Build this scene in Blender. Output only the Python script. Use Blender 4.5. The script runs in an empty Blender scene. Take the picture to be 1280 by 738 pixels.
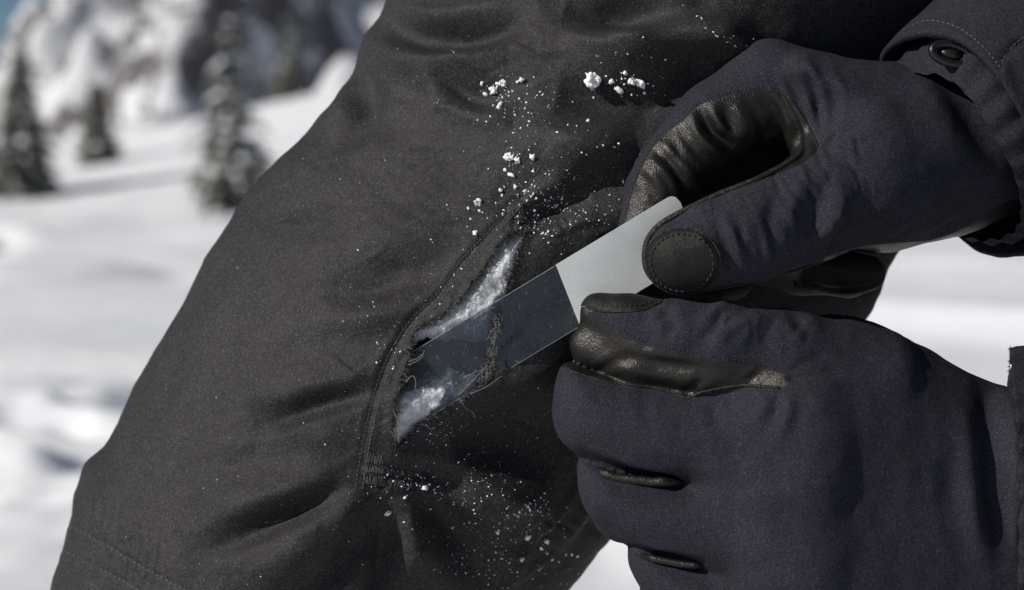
import bpy, bmesh, math, random
import numpy as np
from mathutils import Vector, Matrix
from mathutils.bvhtree import BVHTree

random.seed(7)
rng = np.random.default_rng(7)
scene = bpy.context.scene
COL = scene.collection

# ------------------------------------------------------------------ camera
EYE = 0.58                      # camera height above the trodden snow, m
PITCH = math.radians(5.2)
FPX = 2389.0                    # focal length in pixels of a 1280 wide frame
FOCUS = 60.0                    # cm, focal plane
cam = bpy.data.cameras.new('camera')
cam_o = bpy.data.objects.new('camera', cam)
COL.objects.link(cam_o)
cam_o.location = (0, 0, EYE)
cam_o.rotation_euler = (math.pi / 2 - PITCH, 0, 0)
cam.sensor_width = 36
cam.lens = 36 * FPX / 1280
cam.clip_start = 0.02
cam.clip_end = 6000
cam.dof.use_dof = True
cam.dof.focus_distance = 0.594
cam.dof.aperture_fstop = 11.0
scene.camera = cam_o

# ------------------------------------------------------------------ sky and sun
SUN_DIR = Vector((-0.79, -0.34, 0.54)).normalized()      # towards the sun
elev = math.asin(SUN_DIR.z)
azim = math.atan2(SUN_DIR.x, SUN_DIR.y)
world = bpy.data.worlds.new('World')
scene.world = world
world.use_nodes = True
wn = world.node_tree.nodes
wl = world.node_tree.links
bg = wn['Background']
sky = wn.new('ShaderNodeTexSky')
sky.sky_type = 'NISHITA'
sky.sun_disc = False
sky.sun_elevation = elev
sky.sun_rotation = azim
sky.altitude = 2200
sky.air_density = 0.8
sky.ozone_density = 4.0
sky.dust_density = 0.3
wl.new(sky.outputs[0], bg.inputs[0])
bg.inputs[1].default_value = 0.05
sun = bpy.data.lights.new('sun', 'SUN')
sun.energy = 5.0
sun.angle = math.radians(0.53)
sun.color = (1.0, 0.955, 0.89)
sun_o = bpy.data.objects.new('sun', sun)
COL.objects.link(sun_o)
sun_o.rotation_euler = (-SUN_DIR).to_track_quat('-Z', 'Y').to_euler()
sun_o.location = (-3, -2, 5)
vs = scene.view_settings
vs.view_transform = 'Standard'
vs.look = 'None'
vs.gamma = 1.0
vs.exposure = -0.1
vs.use_curve_mapping = False
scene.cycles.max_bounces = 6
scene.cycles.transparent_max_bounces = 12

# ------------------------------------------------------------------ coordinates
# "hand frame": centimetres, x right, y away from the camera (0 = focal plane), z up
CP, SP = math.cos(PITCH), math.sin(PITCH)
ROOT = np.array((0.12, 0.66, 0.0))


def K(d):
    return (FOCUS + d) / FPX          # centimetres per pixel at depth d


def P(px, py, d=0.0):
    k = (FOCUS + d) / FPX
    return np.array(((px - 640) * k, d, (369 - py) * k))


def to_world(V):
    V = np.asarray(V, float) / 100
    y = V[:, 1] + FOCUS / 100
    return np.stack([V[:, 0], y * CP + V[:, 2] * SP, EYE - y * SP + V[:, 2] * CP], 1)


def proj(V):
    k = FPX / (FOCUS + V[:, 1])
    return np.stack([640 + V[:, 0] * k, 369 - V[:, 2] * k], 1)


# ------------------------------------------------------------------ noise
def hash3(i, j, k):
    n = (i * 374761393 + j * 668265263 + k * 2147483647 + 1274126177) & 0xFFFFFFFF
    n = ((n ^ (n >> 13)) * 1274126177) & 0xFFFFFFFF
    n = ((n ^ (n >> 16)) * 2246822519) & 0xFFFFFFFF
    return ((n ^ (n >> 15)) & 0xFFFFFF) / float(0xFFFFFF) * 2 - 1


def vnoise(p):
    p = np.asarray(p, float)
    i = np.floor(p).astype(np.int64)
    f = p - i
    u = f * f * f * (f * (f * 6 - 15) + 10)
    r = 0
    for a in (0, 1):
        wa = u[:, 0] if a else 1 - u[:, 0]
        for b in (0, 1):
            wb = u[:, 1] if b else 1 - u[:, 1]
            for c in (0, 1):
                wc = u[:, 2] if c else 1 - u[:, 2]
                r = r + wa * wb * wc * hash3(i[:, 0] + a, i[:, 1] + b, i[:, 2] + c)
    return r


def fbm(p, octv=3, gain=0.5):
    r, a = 0, 1.0
    p = np.asarray(p, float)
    for o in range(octv):
        r = r + a * vnoise(p + 17.3 * o)
        p = p * 2.03
        a *= gain
    return r


def sstep(a, b, x):
    t = np.clip((x - a) / (b - a), 0, 1)
    return t * t * (3 - 2 * t)


# ------------------------------------------------------------------ curves in 2D / 3D
def catmull(pts, step):
    pts = np.asarray(pts, float)
    q = np.vstack([2 * pts[0] - pts[1], pts, 2 * pts[-1] - pts[-2]])
    out = []
    for i in range(1, len(q) - 2):
        n = max(2, int(np.linalg.norm(q[i + 1] - q[i]) / step))
        t = np.linspace(0, 1, n, endpoint=False)[:, None]
        a, b, c, d = q[i - 1], q[i], q[i + 1], q[i + 2]
        out.append(0.5 * (2 * b + (c - a) * t + (2 * a - 5 * b + 4 * c - d) * t * t + (3 * b - a - 3 * c + d) * t ** 3))
    out.append(pts[-1:])
    return np.vstack(out)


def closed_curve(pts, step):
    pts = np.asarray(pts, float)
    n = len(pts)
    out = []
    for i in range(n):
        a, b, c, d = pts[i - 1], pts[i], pts[(i + 1) % n], pts[(i + 2) % n]
        m = max(2, int(np.linalg.norm(c - b) / step))
        t = np.linspace(0, 1, m, endpoint=False)[:, None]
        out.append(0.5 * (2 * b + (c - a) * t + (2 * a - 5 * b + 4 * c - d) * t * t + (3 * b - a - 3 * c + d) * t ** 3))
    return np.vstack(out)


def line_dist(p, poly):
    """distance of 2D points to a polyline and the fraction along it"""
    best = np.full(len(p), 1e9)
    frac = np.zeros(len(p))
    poly = np.asarray(poly, float)
    n = len(poly) - 1
    for i in range(n):
        a, b = poly[i], poly[i + 1]
        ab = b - a
        L = ab @ ab + 1e-9
        t = np.clip(((p - a) @ ab) / L, 0, 1)
        d = np.hypot(p[:, 0] - a[0] - t * ab[0], p[:, 1] - a[1] - t * ab[1])
        m = d < best
        best[m] = d[m]
        frac[m] = (i + t[m]) / n
    return best, frac


def poly_sd(p, poly):
    """signed distance to a closed polygon, negative inside"""
    poly = np.asarray(poly, float)
    d, _ = line_dist(p, np.vstack([poly, poly[:1]]))
    inside = np.zeros(len(p), bool)
    j = len(poly) - 1
    for i in range(len(poly)):
        xi, yi = poly[i]
        xj, yj = poly[j]
        c = ((yi > p[:, 1]) != (yj > p[:, 1]))
        x = (xj - xi) * (p[:, 1] - yi) / ((yj - yi) if abs(yj - yi) > 1e-9 else 1e-9) + xi
        inside ^= c & (p[:, 0] < x)
        j = i
    return np.where(inside, -d, d)


# ------------------------------------------------------------------ mesh helpers
def link(name, V, F, mat, parent=None, world=True, smooth=True):
    """V in the hand frame (cm) when world is True, otherwise already in world metres"""
    V = to_world(V) if world else np.asarray(V, float)
    off = ROOT if parent is not None and parent.get('_rooted') else np.zeros(3)
    me = bpy.data.meshes.new(name)
    V = V - off
    F = F.tolist() if hasattr(F, 'tolist') else F
    me.from_pydata(V.tolist(), [], F)
    me.update()
    if smooth:
        me.polygons.foreach_set('use_smooth', [True] * len(me.polygons))
    me.materials.append(mat)
    o = bpy.data.objects.new(name, me)
    COL.objects.link(o)
    if parent is not None:
        o.parent = parent
        if parent.get('_rooted'):
            o['_rooted'] = 1
    return o


def tag(o, label=None, cat=None, group=None, kind=None):
    if label:
        o['label'] = label
    if cat:
        o['category'] = cat
    if group:
        o['group'] = group
    if kind:
        o['kind'] = kind
    return o


class MB:
    def __init__(self):
        self.v, self.f, self.n = [], [], 0

    def add(self, V, F):
        self.v.append(np.asarray(V, float))
        n = self.n
        self.f += [tuple(int(i) + n for i in f) for f in F]
        self.n += len(V)

    def verts(self):
        return np.vstack(self.v)

    def tube(self, pts, r, seg=6, caps=True):
        pts = np.asarray(pts, float)
        n = len(pts)
        r = np.broadcast_to(np.asarray(r, float), (n,))
        T = np.gradient(pts, axis=0)
        T /= np.linalg.norm(T, axis=1)[:, None] + 1e-12
        ref = np.array((0.31, -0.86, 0.4))
        A = np.cross(T, ref)
        A /= np.linalg.norm(A, axis=1)[:, None] + 1e-12
        B = np.cross(T, A)
        th = np.linspace(0, 2 * math.pi, seg, endpoint=False)
        V = (pts[:, None, :] + r[:, None, None] * (np.cos(th)[None, :, None] * A[:, None, :] + np.sin(th)[None, :, None] * B[:, None, :])).reshape(-1, 3)
        F = []
        for i in range(n - 1):
            for j in range(seg):
                k = (j + 1) % seg
                F.append((i * seg + j, i * seg + k, (i + 1) * seg + k, (i + 1) * seg + j))
        if caps:
            F.append(tuple(range(seg - 1, -1, -1)))
            F.append(tuple((n - 1) * seg + j for j in range(seg)))
        self.add(V, F)

    def build(self, name, mat, parent=None, world=True, smooth=True):
        return link(name, self.verts(), self.f, mat, parent, world, smooth)


def grid_faces(nu, nv, wrap=False):
    i, j = np.meshgrid(np.arange(nu - 1), np.arange(nv if wrap else nv - 1), indexing='ij')
    k = (j + 1) % nv
    return np.stack([i * nv + j, i * nv + k, (i + 1) * nv + k, (i + 1) * nv + j], -1).reshape(-1, 4)


def vert_normals(V, T):
    n = np.cross(V[T[:, 1]] - V[T[:, 0]], V[T[:, 2]] - V[T[:, 0]])
    N = np.zeros_like(V)
    for c in range(3):
        for a in range(3):
            N[:, a] += np.bincount(T[:, c], n[:, a], len(V))
    return N / (np.linalg.norm(N, axis=1)[:, None] + 1e-12)


def tris(F):
    F = np.asarray(F)
    if F.shape[1] == 3:
        return F
    return np.vstack([F[:, [0, 1, 2]], F[:, [0, 2, 3]]])


def bvh_of(V, T):
    return BVHTree.FromPolygons([tuple(v) for v in V], [tuple(int(i) for i in t) for t in T])


def smooth_verts(V, T, it=2, lam=0.5):
    E = np.vstack([T[:, [0, 1]], T[:, [1, 2]], T[:, [2, 0]]])
    a = np.concatenate([E[:, 0], E[:, 1]])
    b = np.concatenate([E[:, 1], E[:, 0]])
    cnt = np.bincount(a, minlength=len(V))[:, None] + 1e-9
    for _ in range(it):
        S = np.stack([np.bincount(a, V[b, k], len(V)) for k in range(3)], 1) / cnt
        V = V + lam * (S - V)
    return V


def cut(V, T, g):
    """split triangles along g = 0; returns (V, T_neg, T_pos, segments)"""
    s = g > 0
    st = s[T]
    c = st.sum(1)
    neg = [T[c == 0]]
    pos = [T[c == 3]]
    newv = []
    cache = {}
    base = len(V)
    segs = []

    def mid(a, b):
        key = (a, b) if a < b else (b, a)
        if key in cache:
            return cache[key]
        t = g[a] / (g[a] - g[b])
        newv.append(V[a] + (V[b] - V[a]) * t)
        cache[key] = base + len(newv) - 1
        return cache[key]
    tn, tp = [], []
    for tri, sg in zip(T[(c > 0) & (c < 3)], st[(c > 0) & (c < 3)]):
        lone = sg.sum() == 1
        k = int(np.argmax(sg)) if lone else int(np.argmin(sg))
        a, b, d = int(tri[k]), int(tri[(k + 1) % 3]), int(tri[(k + 2) % 3])
        m1, m2 = mid(a, b), mid(a, d)
        one, two = (tp, tn) if lone else (tn, tp)
        one.append((a, m1, m2))
        two += [(m1, b, d), (m1, d, m2)]
        segs.append((m1, m2))
    V2 = np.vstack([V, np.array(newv)]) if newv else V
    Tn = np.vstack(neg + ([np.array(tn)] if tn else []))
    Tp = np.vstack(pos + ([np.array(tp)] if tp else []))
    return V2, Tn, Tp, segs


def compact(V, T):
    u, inv = np.unique(T, return_inverse=True)
    return V[u], inv.reshape(T.shape)


# ------------------------------------------------------------------ signed distance modelling
class Field:
    def __init__(self, lo, hi, h):
        self.lo = np.array(lo, float)
        self.h = h
        n = np.ceil((np.array(hi) - self.lo) / h).astype(int) + 1
        self.n = n
        ax = [self.lo[i] + np.arange(n[i]) * h for i in range(3)]
        X, Y, Z = np.meshgrid(*ax, indexing='ij')
        self.X, self.Y, self.Z = X.astype(np.float32), Y.astype(np.float32), Z.astype(np.float32)
        self.F = np.full(X.shape, 50.0, np.float32)

    def cone(self, a, b, ra, rb):
        a, b = np.asarray(a, np.float32), np.asarray(b, np.float32)
        ab = b - a
        L = float(ab @ ab) + 1e-9
        t = np.clip(((self.X - a[0]) * ab[0] + (self.Y - a[1]) * ab[1] + (self.Z - a[2]) * ab[2]) / L, 0, 1)
        d = np.sqrt((self.X - a[0] - t * ab[0]) ** 2 + (self.Y - a[1] - t * ab[1]) ** 2 + (self.Z - a[2] - t * ab[2]) ** 2)
        return d - (ra + (rb - ra) * t)

    def chain(self, pts, k=0.2):
        """pts: (px, py, depth, radius px)"""
        r = None
        for p, q in zip(pts[:-1], pts[1:]):
            d = self.cone(P(*p[:3]), P(*q[:3]), p[3] * K(p[2]), q[3] * K(q[2]))
            r = d if r is None else smin(r, d, k)
        return r

    def pillow(self, poly, d0, half, R, tilt=(0, 0), p=2.0):
        """outline (px) at depth d0 inflated to the half thickness, edge rounding R px"""
        pc = np.array([P(x, y, d0)[[0, 2]] for x, y in closed_curve(poly, 6)])
        x = self.X[:, 0, :].ravel()
        z = self.Z[:, 0, :].ravel()
        sd = poly_sd(np.stack([x, z], 1), pc).reshape(self.X[:, 0, :].shape)
        Rc = R * K(d0)
        u = np.clip(1 + sd / Rc, 0, None)
        prof = half * np.clip(1 - np.clip(u, 0, 1) ** p, 0, None) ** (1 / p)
        cx, cz = pc.mean(0)
        yc = d0 + tilt[0] * (self.X[:, 0, :] - cx) + tilt[1] * (self.Z[:, 0, :] - cz)
        dy = np.abs(self.Y - yc[:, None, :]) - prof[:, None, :]
        out = np.clip(sd, 0, None)[:, None, :]
        inner = np.maximum(dy * 0.7, sd[:, None, :])
        return np.where(out > 0, np.sqrt(out ** 2 + np.clip(dy, 0, None) ** 2), inner).astype(np.float32)

    def mesh(self):
        return surface_nets(self.F, self.lo, self.h)


def smin(a, b, k):
    h = np.clip(0.5 + 0.5 * (b - a) / k, 0, 1)
    return b + (a - b) * h - k * h * (1 - h)


def smax(a, b, k):
    return -smin(-a, -b, k)


def surface_nets(F, lo, h):
    S = F < 0
    nx, ny, nz = F.shape
    cs = [(a, b, c) for a in (0, 1) for b in (0, 1) for c in (0, 1)]
    cnt = np.zeros((nx - 1, ny - 1, nz - 1), np.int8)
    for a, b, c in cs:
        cnt += S[a:nx - 1 + a, b:ny - 1 + b, c:nz - 1 + c]
    act = (cnt > 0) & (cnt < 8)
    I = np.argwhere(act)
    idx = np.full(act.shape, -1, np.int64)
    idx[act] = np.arange(len(I))
    acc = np.zeros((len(I), 3))
    num = np.zeros(len(I))
    for e in range(3):
        for u in (0, 1):
            for w in (0, 1):
                o0 = [0, 0, 0]
                o1 = [0, 0, 0]
                oth = [k for k in range(3) if k != e]
                o0[oth[0]] = o1[oth[0]] = u
                o0[oth[1]] = o1[oth[1]] = w
                o1[e] = 1
                f0 = F[I[:, 0] + o0[0], I[:, 1] + o0[1], I[:, 2] + o0[2]]
                f1 = F[I[:, 0] + o1[0], I[:, 1] + o1[1], I[:, 2] + o1[2]]
                m = (f0 < 0) != (f1 < 0)
                t = f0 / np.where(m, f0 - f1, 1)
                p = np.array(o0, float)[None] + np.zeros((len(I), 3))
                p[:, e] = t
                acc[m] += p[m]
                num[m] += 1
    V = lo + (I + acc / num[:, None]) * h
    Q = []
    for e in range(3):
        a, b = [(1, 2), (2, 0), (0, 1)][e]
        sl0 = [slice(None)] * 3
        sl1 = [slice(None)] * 3
        sl0[e] = slice(0, -1)
        sl1[e] = slice(1, None)
        s0, s1 = S[tuple(sl0)], S[tuple(sl1)]
        for flip in (False, True):
            m = (s0 & ~s1) if not flip else (~s0 & s1)
            E = np.argwhere(m)
            ok = (E[:, a] > 0) & (E[:, b] > 0) & (E[:, a] < F.shape[a] - 1) & (E[:, b] < F.shape[b] - 1)
            E = E[ok]
            c = []
            for da, db in ((-1, -1), (0, -1), (0, 0), (-1, 0)):
                q = E.copy()
                q[:, a] += da
                q[:, b] += db
                c.append(idx[q[:, 0], q[:, 1], q[:, 2]])
            q = np.stack(c, 1)
            Q.append(q[:, ::-1] if flip else q)
    return V, np.vstack(Q)


def creases(V, N, items):
    """soft folds: (polyline px, width px, depth cm [, skew]) pressed into the surface that faces the camera"""
    px = proj(V)
    face = np.clip(-N[:, 1] * 1.6 + 0.25, 0, 1)
    D = np.zeros(len(V))
    for it in items:
        pts, w, dep = it[:3]
        c = catmull(pts, 8)
        lo, hi = c.min(0) - 4 * w, c.max(0) + 4 * w
        m = np.where((px[:, 0] > lo[0]) & (px[:, 0] < hi[0]) & (px[:, 1] > lo[1]) & (px[:, 1] < hi[1]))[0]
        if len(m) == 0:
            continue
        if len(it) > 4:                       # limited to a depth range
            m = m[(V[m, 1] > it[4][0]) & (V[m, 1] < it[4][1])]
        d, f = line_dist(px[m], c)
        tap = np.sin(math.pi * np.clip(f, 0.02, 0.98)) ** 0.8
        x = d / w
        prof = np.exp(-x * x) - 0.35 * np.exp(-((x - 1.9) / 0.8) ** 2)
        D[m] -= dep * prof * tap * face[m]
    return D


# ------------------------------------------------------------------ materials
def new_mat(name):
    m = bpy.data.materials.new(name)
    m.use_nodes = True
    return m, m.node_tree.nodes, m.node_tree.links, m.node_tree.nodes['Principled BSDF']


def coords(nt, nl, scale=(1, 1, 1)):
    tc = nt.new('ShaderNodeTexCoord')
    mp = nt.new('ShaderNodeMapping')
    mp.inputs['Scale'].default_value = scale
    nl.new(tc.outputs['Object'], mp.inputs[0])
    return mp.outputs[0]


def noise_node(nt, nl, vec, scale, detail=2, rough=0.5):
    n = nt.new('ShaderNodeTexNoise')
    n.inputs['Scale'].default_value = scale
    n.inputs['Detail'].default_value = detail
    n.inputs['Roughness'].default_value = rough
    nl.new(vec, n.inputs['Vector'])
    return n.outputs[0]


def ramp_node(nt, nl, src, stops):
    r = nt.new('ShaderNodeValToRGB')
    e = r.color_ramp.elements
    while len(e) < len(stops):
        e.new(0.5)
    for k, (p, c) in enumerate(stops):
        e[k].position = p
        e[k].color = (*c, 1) if len(c) == 3 else c
    nl.new(src, r.inputs[0])
    return r.outputs[0]


def mixc(nt, nl, fac, a, b, mode='MIX'):
    m = nt.new('ShaderNodeMix')
    m.data_type = 'RGBA'
    m.blend_type = mode
    for s, v in ((m.inputs[0], fac), (m.inputs[6], a), (m.inputs[7], b)):
        if hasattr(v, 'node'):
            nl.new(v, s)
        elif isinstance(v, (int, float)):
            s.default_value = v
        else:
            s.default_value = (*v, 1)
    return m.outputs[2]


def bump_node(nt, nl, h, strength, dist, prev=None):
    b = nt.new('ShaderNodeBump')
    b.inputs['Strength'].default_value = strength
    b.inputs['Distance'].default_value = dist
    nl.new(h, b.inputs['Height'])
    if prev is not None:
        nl.new(prev, b.inputs['Normal'])
    return b.outputs[0]


def fabric(name, lo, hi, fleck, grain=1500, rough=0.85, sheen=0.15, bump=0.5, stretch=(1, 1, 1), wear=None, frost=0.0, spec=0.25):
    m, nt, nl, bs = new_mat(name)
    v = coords(nt, nl)
    vs_ = coords(nt, nl, stretch)
    g = noise_node(nt, nl, vs_, grain, 2.5, 0.65)
    base = ramp_node(nt, nl, g, [(0.36, lo), (0.58, hi), (0.74, fleck)])
    big = noise_node(nt, nl, v, 42, 4, 0.6)
    k = ramp_node(nt, nl, big, [(0.3, (0.84, 0.84, 0.84)), (0.7, (1.12, 1.12, 1.12))])
    base = mixc(nt, nl, 1.0, base, k, 'MULTIPLY')
    if wear:
        wn_ = noise_node(nt, nl, v, 16, 5, 0.6)
        wf = ramp_node(nt, nl, wn_, [(0.45, (0, 0, 0)), (0.75, (1, 1, 1))])
        base = mixc(nt, nl, wf, base, wear, 'ADD')
    if frost:
        fz = noise_node(nt, nl, v, 1250, 1, 0.4)
        fz2 = noise_node(nt, nl, v, 55, 3, 0.6)
        mul = nt.new('ShaderNodeMath')
        mul.operation = 'MULTIPLY_ADD'
        nl.new(fz2, mul.inputs[0])
        mul.inputs[1].default_value = 0.16
        nl.new(fz, mul.inputs[2])
        ff = ramp_node(nt, nl, mul.outputs[0], [(0.845 - frost, (0, 0, 0)), (0.875 - frost, (1, 1, 1))])
        base = mixc(nt, nl, ff, base, (0.42, 0.43, 0.45))
    nl.new(base, bs.inputs['Base Color'])
    bs.inputs['Roughness'].default_value = rough
    bs.inputs['Specular IOR Level'].default_value = spec
    bs.inputs['Sheen Weight'].default_value = sheen
    bs.inputs['Sheen Roughness'].default_value = 0.45
    mid = noise_node(nt, nl, v, 260, 3, 0.55)
    n1 = bump_node(nt, nl, mid, 0.35, 0.0006)
    n2 = bump_node(nt, nl, g, bump, 0.00022, n1)
    nl.new(n2, bs.inputs['Normal'])
    return m


def leather(name, lo, hi, rough=0.42, cell=1150, bump=0.55, spec=0.40):
    m, nt, nl, bs = new_mat(name)
    v = coords(nt, nl)
    vo = nt.new('ShaderNodeTexVoronoi')
    vo.feature = 'DISTANCE_TO_EDGE'
    vo.inputs['Scale'].default_value = cell
    vo.inputs['Randomness'].default_value = 1
    w = noise_node(nt, nl, v, 700, 2)
    wv = nt.new('ShaderNodeVectorMath')
    wv.operation = 'MULTIPLY_ADD'
    nl.new(w, wv.inputs[0])
    wv.inputs[1].default_value = (0.0006, 0.0006, 0.0006)
    nl.new(v, wv.inputs[2])
    nl.new(wv.outputs[0], vo.inputs['Vector'])
    hgt = ramp_node(nt, nl, vo.outputs[0], [(0.0, (0, 0, 0)), (0.28, (1, 1, 1))])
    b = noise_node(nt, nl, v, 90, 5, 0.6)
    c = ramp_node(nt, nl, b, [(0.3, lo), (0.72, hi)])
    c = mixc(nt, nl, 0.2, c, mixc(nt, nl, 1.0, c, hgt, 'MULTIPLY'))
    nl.new(c, bs.inputs['Base Color'])
    rr = ramp_node(nt, nl, b, [(0.3, (rough + 0.14,) * 3), (0.7, (rough - 0.06,) * 3)])
    nl.new(rr, bs.inputs['Roughness'])
    bs.inputs['Specular IOR Level'].default_value = spec
    bs.inputs['Specular Tint'].default_value = (1.0, 0.97, 0.92, 1)
    mid = noise_node(nt, nl, v, 210, 4, 0.6)
    n1 = bump_node(nt, nl, mid, 0.5, 0.001)
    n2 = bump_node(nt, nl, hgt, bump, 0.00025, n1)
    nl.new(n2, bs.inputs['Normal'])
    return m


def plain(name, col, rough=0.6, bump=None, spec=0.4, var=0.25):
    m, nt, nl, bs = new_mat(name)
    v = coords(nt, nl)
    n = noise_node(nt, nl, v, bump[0] if bump else 60, 4, 0.6)
    c = ramp_node(nt, nl, n, [(0.3, tuple(x * (1 - var) for x in col)), (0.7, tuple(min(1, x * (1 + var)) for x in col))])
    nl.new(c, bs.inputs['Base Color'])
    bs.inputs['Roughness'].default_value = rough
    bs.inputs['Specular IOR Level'].default_value = spec
    if bump:
        nl.new(bump_node(nt, nl, n, bump[1], bump[2]), bs.inputs['Normal'])
    return m


def snow_mat(name, scale, dist):
    m, nt, nl, bs = new_mat(name)
    v = coords(nt, nl)
    n = noise_node(nt, nl, v, scale, 6, 0.62)
    c = ramp_node(nt, nl, n, [(0.3, (0.74, 0.76, 0.79)), (0.7, (0.84, 0.84, 0.84))])
    nl.new(c, bs.inputs['Base Color'])
    bs.inputs['Roughness'].default_value = 0.75
    bs.inputs['Specular IOR Level'].default_value = 0.2
    nl.new(bump_node(nt, nl, n, 0.6, dist), bs.inputs['Normal'])
    return m


M_TROUSER = fabric('trouser_shell', (0.0100, 0.0094, 0.0098), (0.0285, 0.0266, 0.0274), (0.078, 0.073, 0.074), grain=1560, bump=0.8, wear=(0.0045, 0.0038, 0.0034), sheen=0.0, spec=0.19, rough=0.66)
M_GLOVE = fabric('glove_softshell', (0.0105, 0.0109, 0.0155), (0.0248, 0.0254, 0.0345), (0.064, 0.066, 0.083), grain=1650, bump=0.75, stretch=(1.0, 1.0, 1.9), sheen=0.0, spec=0.15)
M_SLEEVE = fabric('sleeve_shell', (0.0095, 0.0099, 0.0137), (0.020, 0.0207, 0.0275), (0.046, 0.048, 0.058), grain=1700, bump=0.7, sheen=0.0, spec=0.15)
M_LEATHER = leather('glove_leather', (0.0050, 0.0046, 0.0043), (0.0115, 0.0102, 0.0090), rough=0.42, cell=1250, bump=0.30, spec=0.40)
M_PATCH = leather('thumb_leather', (0.006, 0.006, 0.006), (0.012, 0.012, 0.012), rough=0.5, cell=1500, bump=0.3, spec=0.2)
M_PIPING = leather('piping_leather', (0.006, 0.0055, 0.005), (0.016, 0.0145, 0.0125), rough=0.45, cell=1300, spec=0.35)
M_THREAD = plain('sewing_thread', (0.018, 0.018, 0.02), 0.7)
M_THREAD_GREY = plain('worn_thread', (0.075, 0.074, 0.078), 0.75)
M_FIBRE = plain('loose_fibre', (0.20, 0.19, 0.18), 0.7)
M_DARKFIBRE = plain('dark_fibre', (0.02, 0.019, 0.018), 0.8)
M_LINING = plain('lining', (0.012, 0.012, 0.014), 0.8, (300, 0.4, 0.0005))
M_PLASTIC = plain('black_plastic', (0.010, 0.010, 0.011), 0.36, None, 0.35)
M_SNOW = snow_mat('snow', 1.1, 0.05)
M_SNOWCRUMB = snow_mat('snow_crumb', 900, 0.0006)
M_BARK = plain('bark', (0.055, 0.042, 0.032), 0.9, (14, 0.8, 0.02))
M_NEEDLE = plain('needles', (0.095, 0.096, 0.072), 0.75, (6, 0, 0.0), 0.2, 0.45)
m, nt, nl, bs = new_mat('far_needles')
v = coords(nt, nl)
n1 = noise_node(nt, nl, v, 0.9, 3, 0.7)
nl.new(ramp_node(nt, nl, n1, [(0.44, (0.045, 0.042, 0.034)), (0.56, (0.55, 0.56, 0.58))]), bs.inputs['Base Color'])
bs.inputs['Roughness'].default_value = 0.85
M_FARTREE = m


# ------------------------------------------------------------------ ground
def ground_h(x, y):
    x = np.asarray(x, float)
    y = np.asarray(y, float)
    prof = np.interp(y, [-60, 0, 3, 8, 15, 35, 60, 75, 140, 500], [0.3, 0, 0, -0.12, -0.42, -1.15, 1.75, 1.9, -16, -40])
    prof = prof + 0.2 * (x + 4.6) * sstep(22, 58, y) - 0.045 * (x + 6) * sstep(6, 30, y) * (1 - sstep(30, 55, y))
    p = np.stack([x, y, np.zeros_like(x)], 1)
    far = sstep(6, 30, y)
    z = prof + (0.03 + 0.12 * far * (1 - 0.8 * sstep(35, 50, y))) * fbm(p * 0.16 + 3.1, 3) + 0.022 * (1 - 0.4 * far) * fbm(p * np.array((0.9, 1.7, 1)) + 9, 3)
    # trodden, lumpy band in front of the slope
    band = np.exp(-((y - 3.7) / 0.75) ** 2)
    z = z + band * (0.055 * np.abs(fbm(p * 3.4 + 5, 3)) + 0.03 * fbm(p * 7.0, 2))
    z = z - 0.05 * np.exp(-(((x + 0.93) / 0.30) ** 2 + ((y - 4.35) / 0.16) ** 2))
    z = z + 0.10 * np.exp(-((y - 6.0 + 0.8 * (x - 1.3)) / 0.28) ** 2) * sstep(0.3, 1.0, x)
    z = z + 0.06 * sstep(6, 12, y) * (1 - sstep(28, 40, y)) * fbm(p * np.array((0.35, 0.8, 1)) + 41, 3) * 1.7
    # old ski tracks on the slope
    t2 = np.abs((x + 4.6) + 0.30 * (y - 16) + 0.6 * np.sin(y * 0.21))
    z = z - 0.14 * np.exp(-(t2 / 0.28) ** 2) * sstep(9, 12, y) * (1 - sstep(30, 38, y))
    tr = np.abs((x + 2.7) - 0.22 * (y - 10) - 0.5 * np.sin(y * 0.15))
    z = z - 0.11 * np.exp(-(tr / 0.32) ** 2) * sstep(8, 12, y) * (1 - sstep(26, 34, y))
    return z


ys = np.concatenate([np.linspace(-8, 2, 26), np.linspace(2.05, 6, 130), np.geomspace(6.05, 60, 260), np.linspace(60.5, 160, 60), np.geomspace(165, 2400, 30)])
us = np.concatenate([np.linspace(-1, -0.36, 30), np.linspace(-0.355, 0.355, 240), np.linspace(0.36, 1, 30)])
Yg, Ug = np.meshgrid(ys, us, indexing='ij')
Xg = Ug * (np.abs(Yg) * 0.9 + 4.0)
gv = np.stack([Xg.ravel(), Yg.ravel(), ground_h(Xg.ravel(), Yg.ravel())], 1)
gq = grid_faces(len(ys), len(us))[:, ::-1]
ground = link('snow_ground', gv, gq, M_SNOW, world=False)
tag(ground, kind='structure')

# ------------------------------------------------------------------ mountain
m, nt, nl, bs = new_mat('mountain_face')
v = coords(nt, nl)
n1 = noise_node(nt, nl, v, 0.055, 7, 0.62)
n2 = noise_node(nt, nl, v, 0.33, 6, 0.7)
geo = nt.new('ShaderNodeNewGeometry')
sx = nt.new('ShaderNodeSeparateXYZ')
nl.new(geo.outputs['Normal'], sx.inputs[0])
add = nt.new('ShaderNodeMath')
add.operation = 'MULTIPLY_ADD'
nl.new(n2, add.inputs[0])
add.inputs[1].default_value = 0.55
zz_ = nt.new('ShaderNodeMath')
zz_.operation = 'MULTIPLY'
zz_.inputs[1].default_value = 0.5
nl.new(sx.outputs[2], zz_.inputs[0])
nl.new(zz_.outputs[0], add.inputs[2])
add2 = nt.new('ShaderNodeMath')
add2.operation = 'MULTIPLY_ADD'
nl.new(n1, add2.inputs[0])
add2.inputs[1].default_value = 1.1
nl.new(add.outputs[0], add2.inputs[2])
f = ramp_node(nt, nl, add2.outputs[0], [(0.0, (0, 0, 0)), (1.0, (1, 1, 1))])
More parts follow.
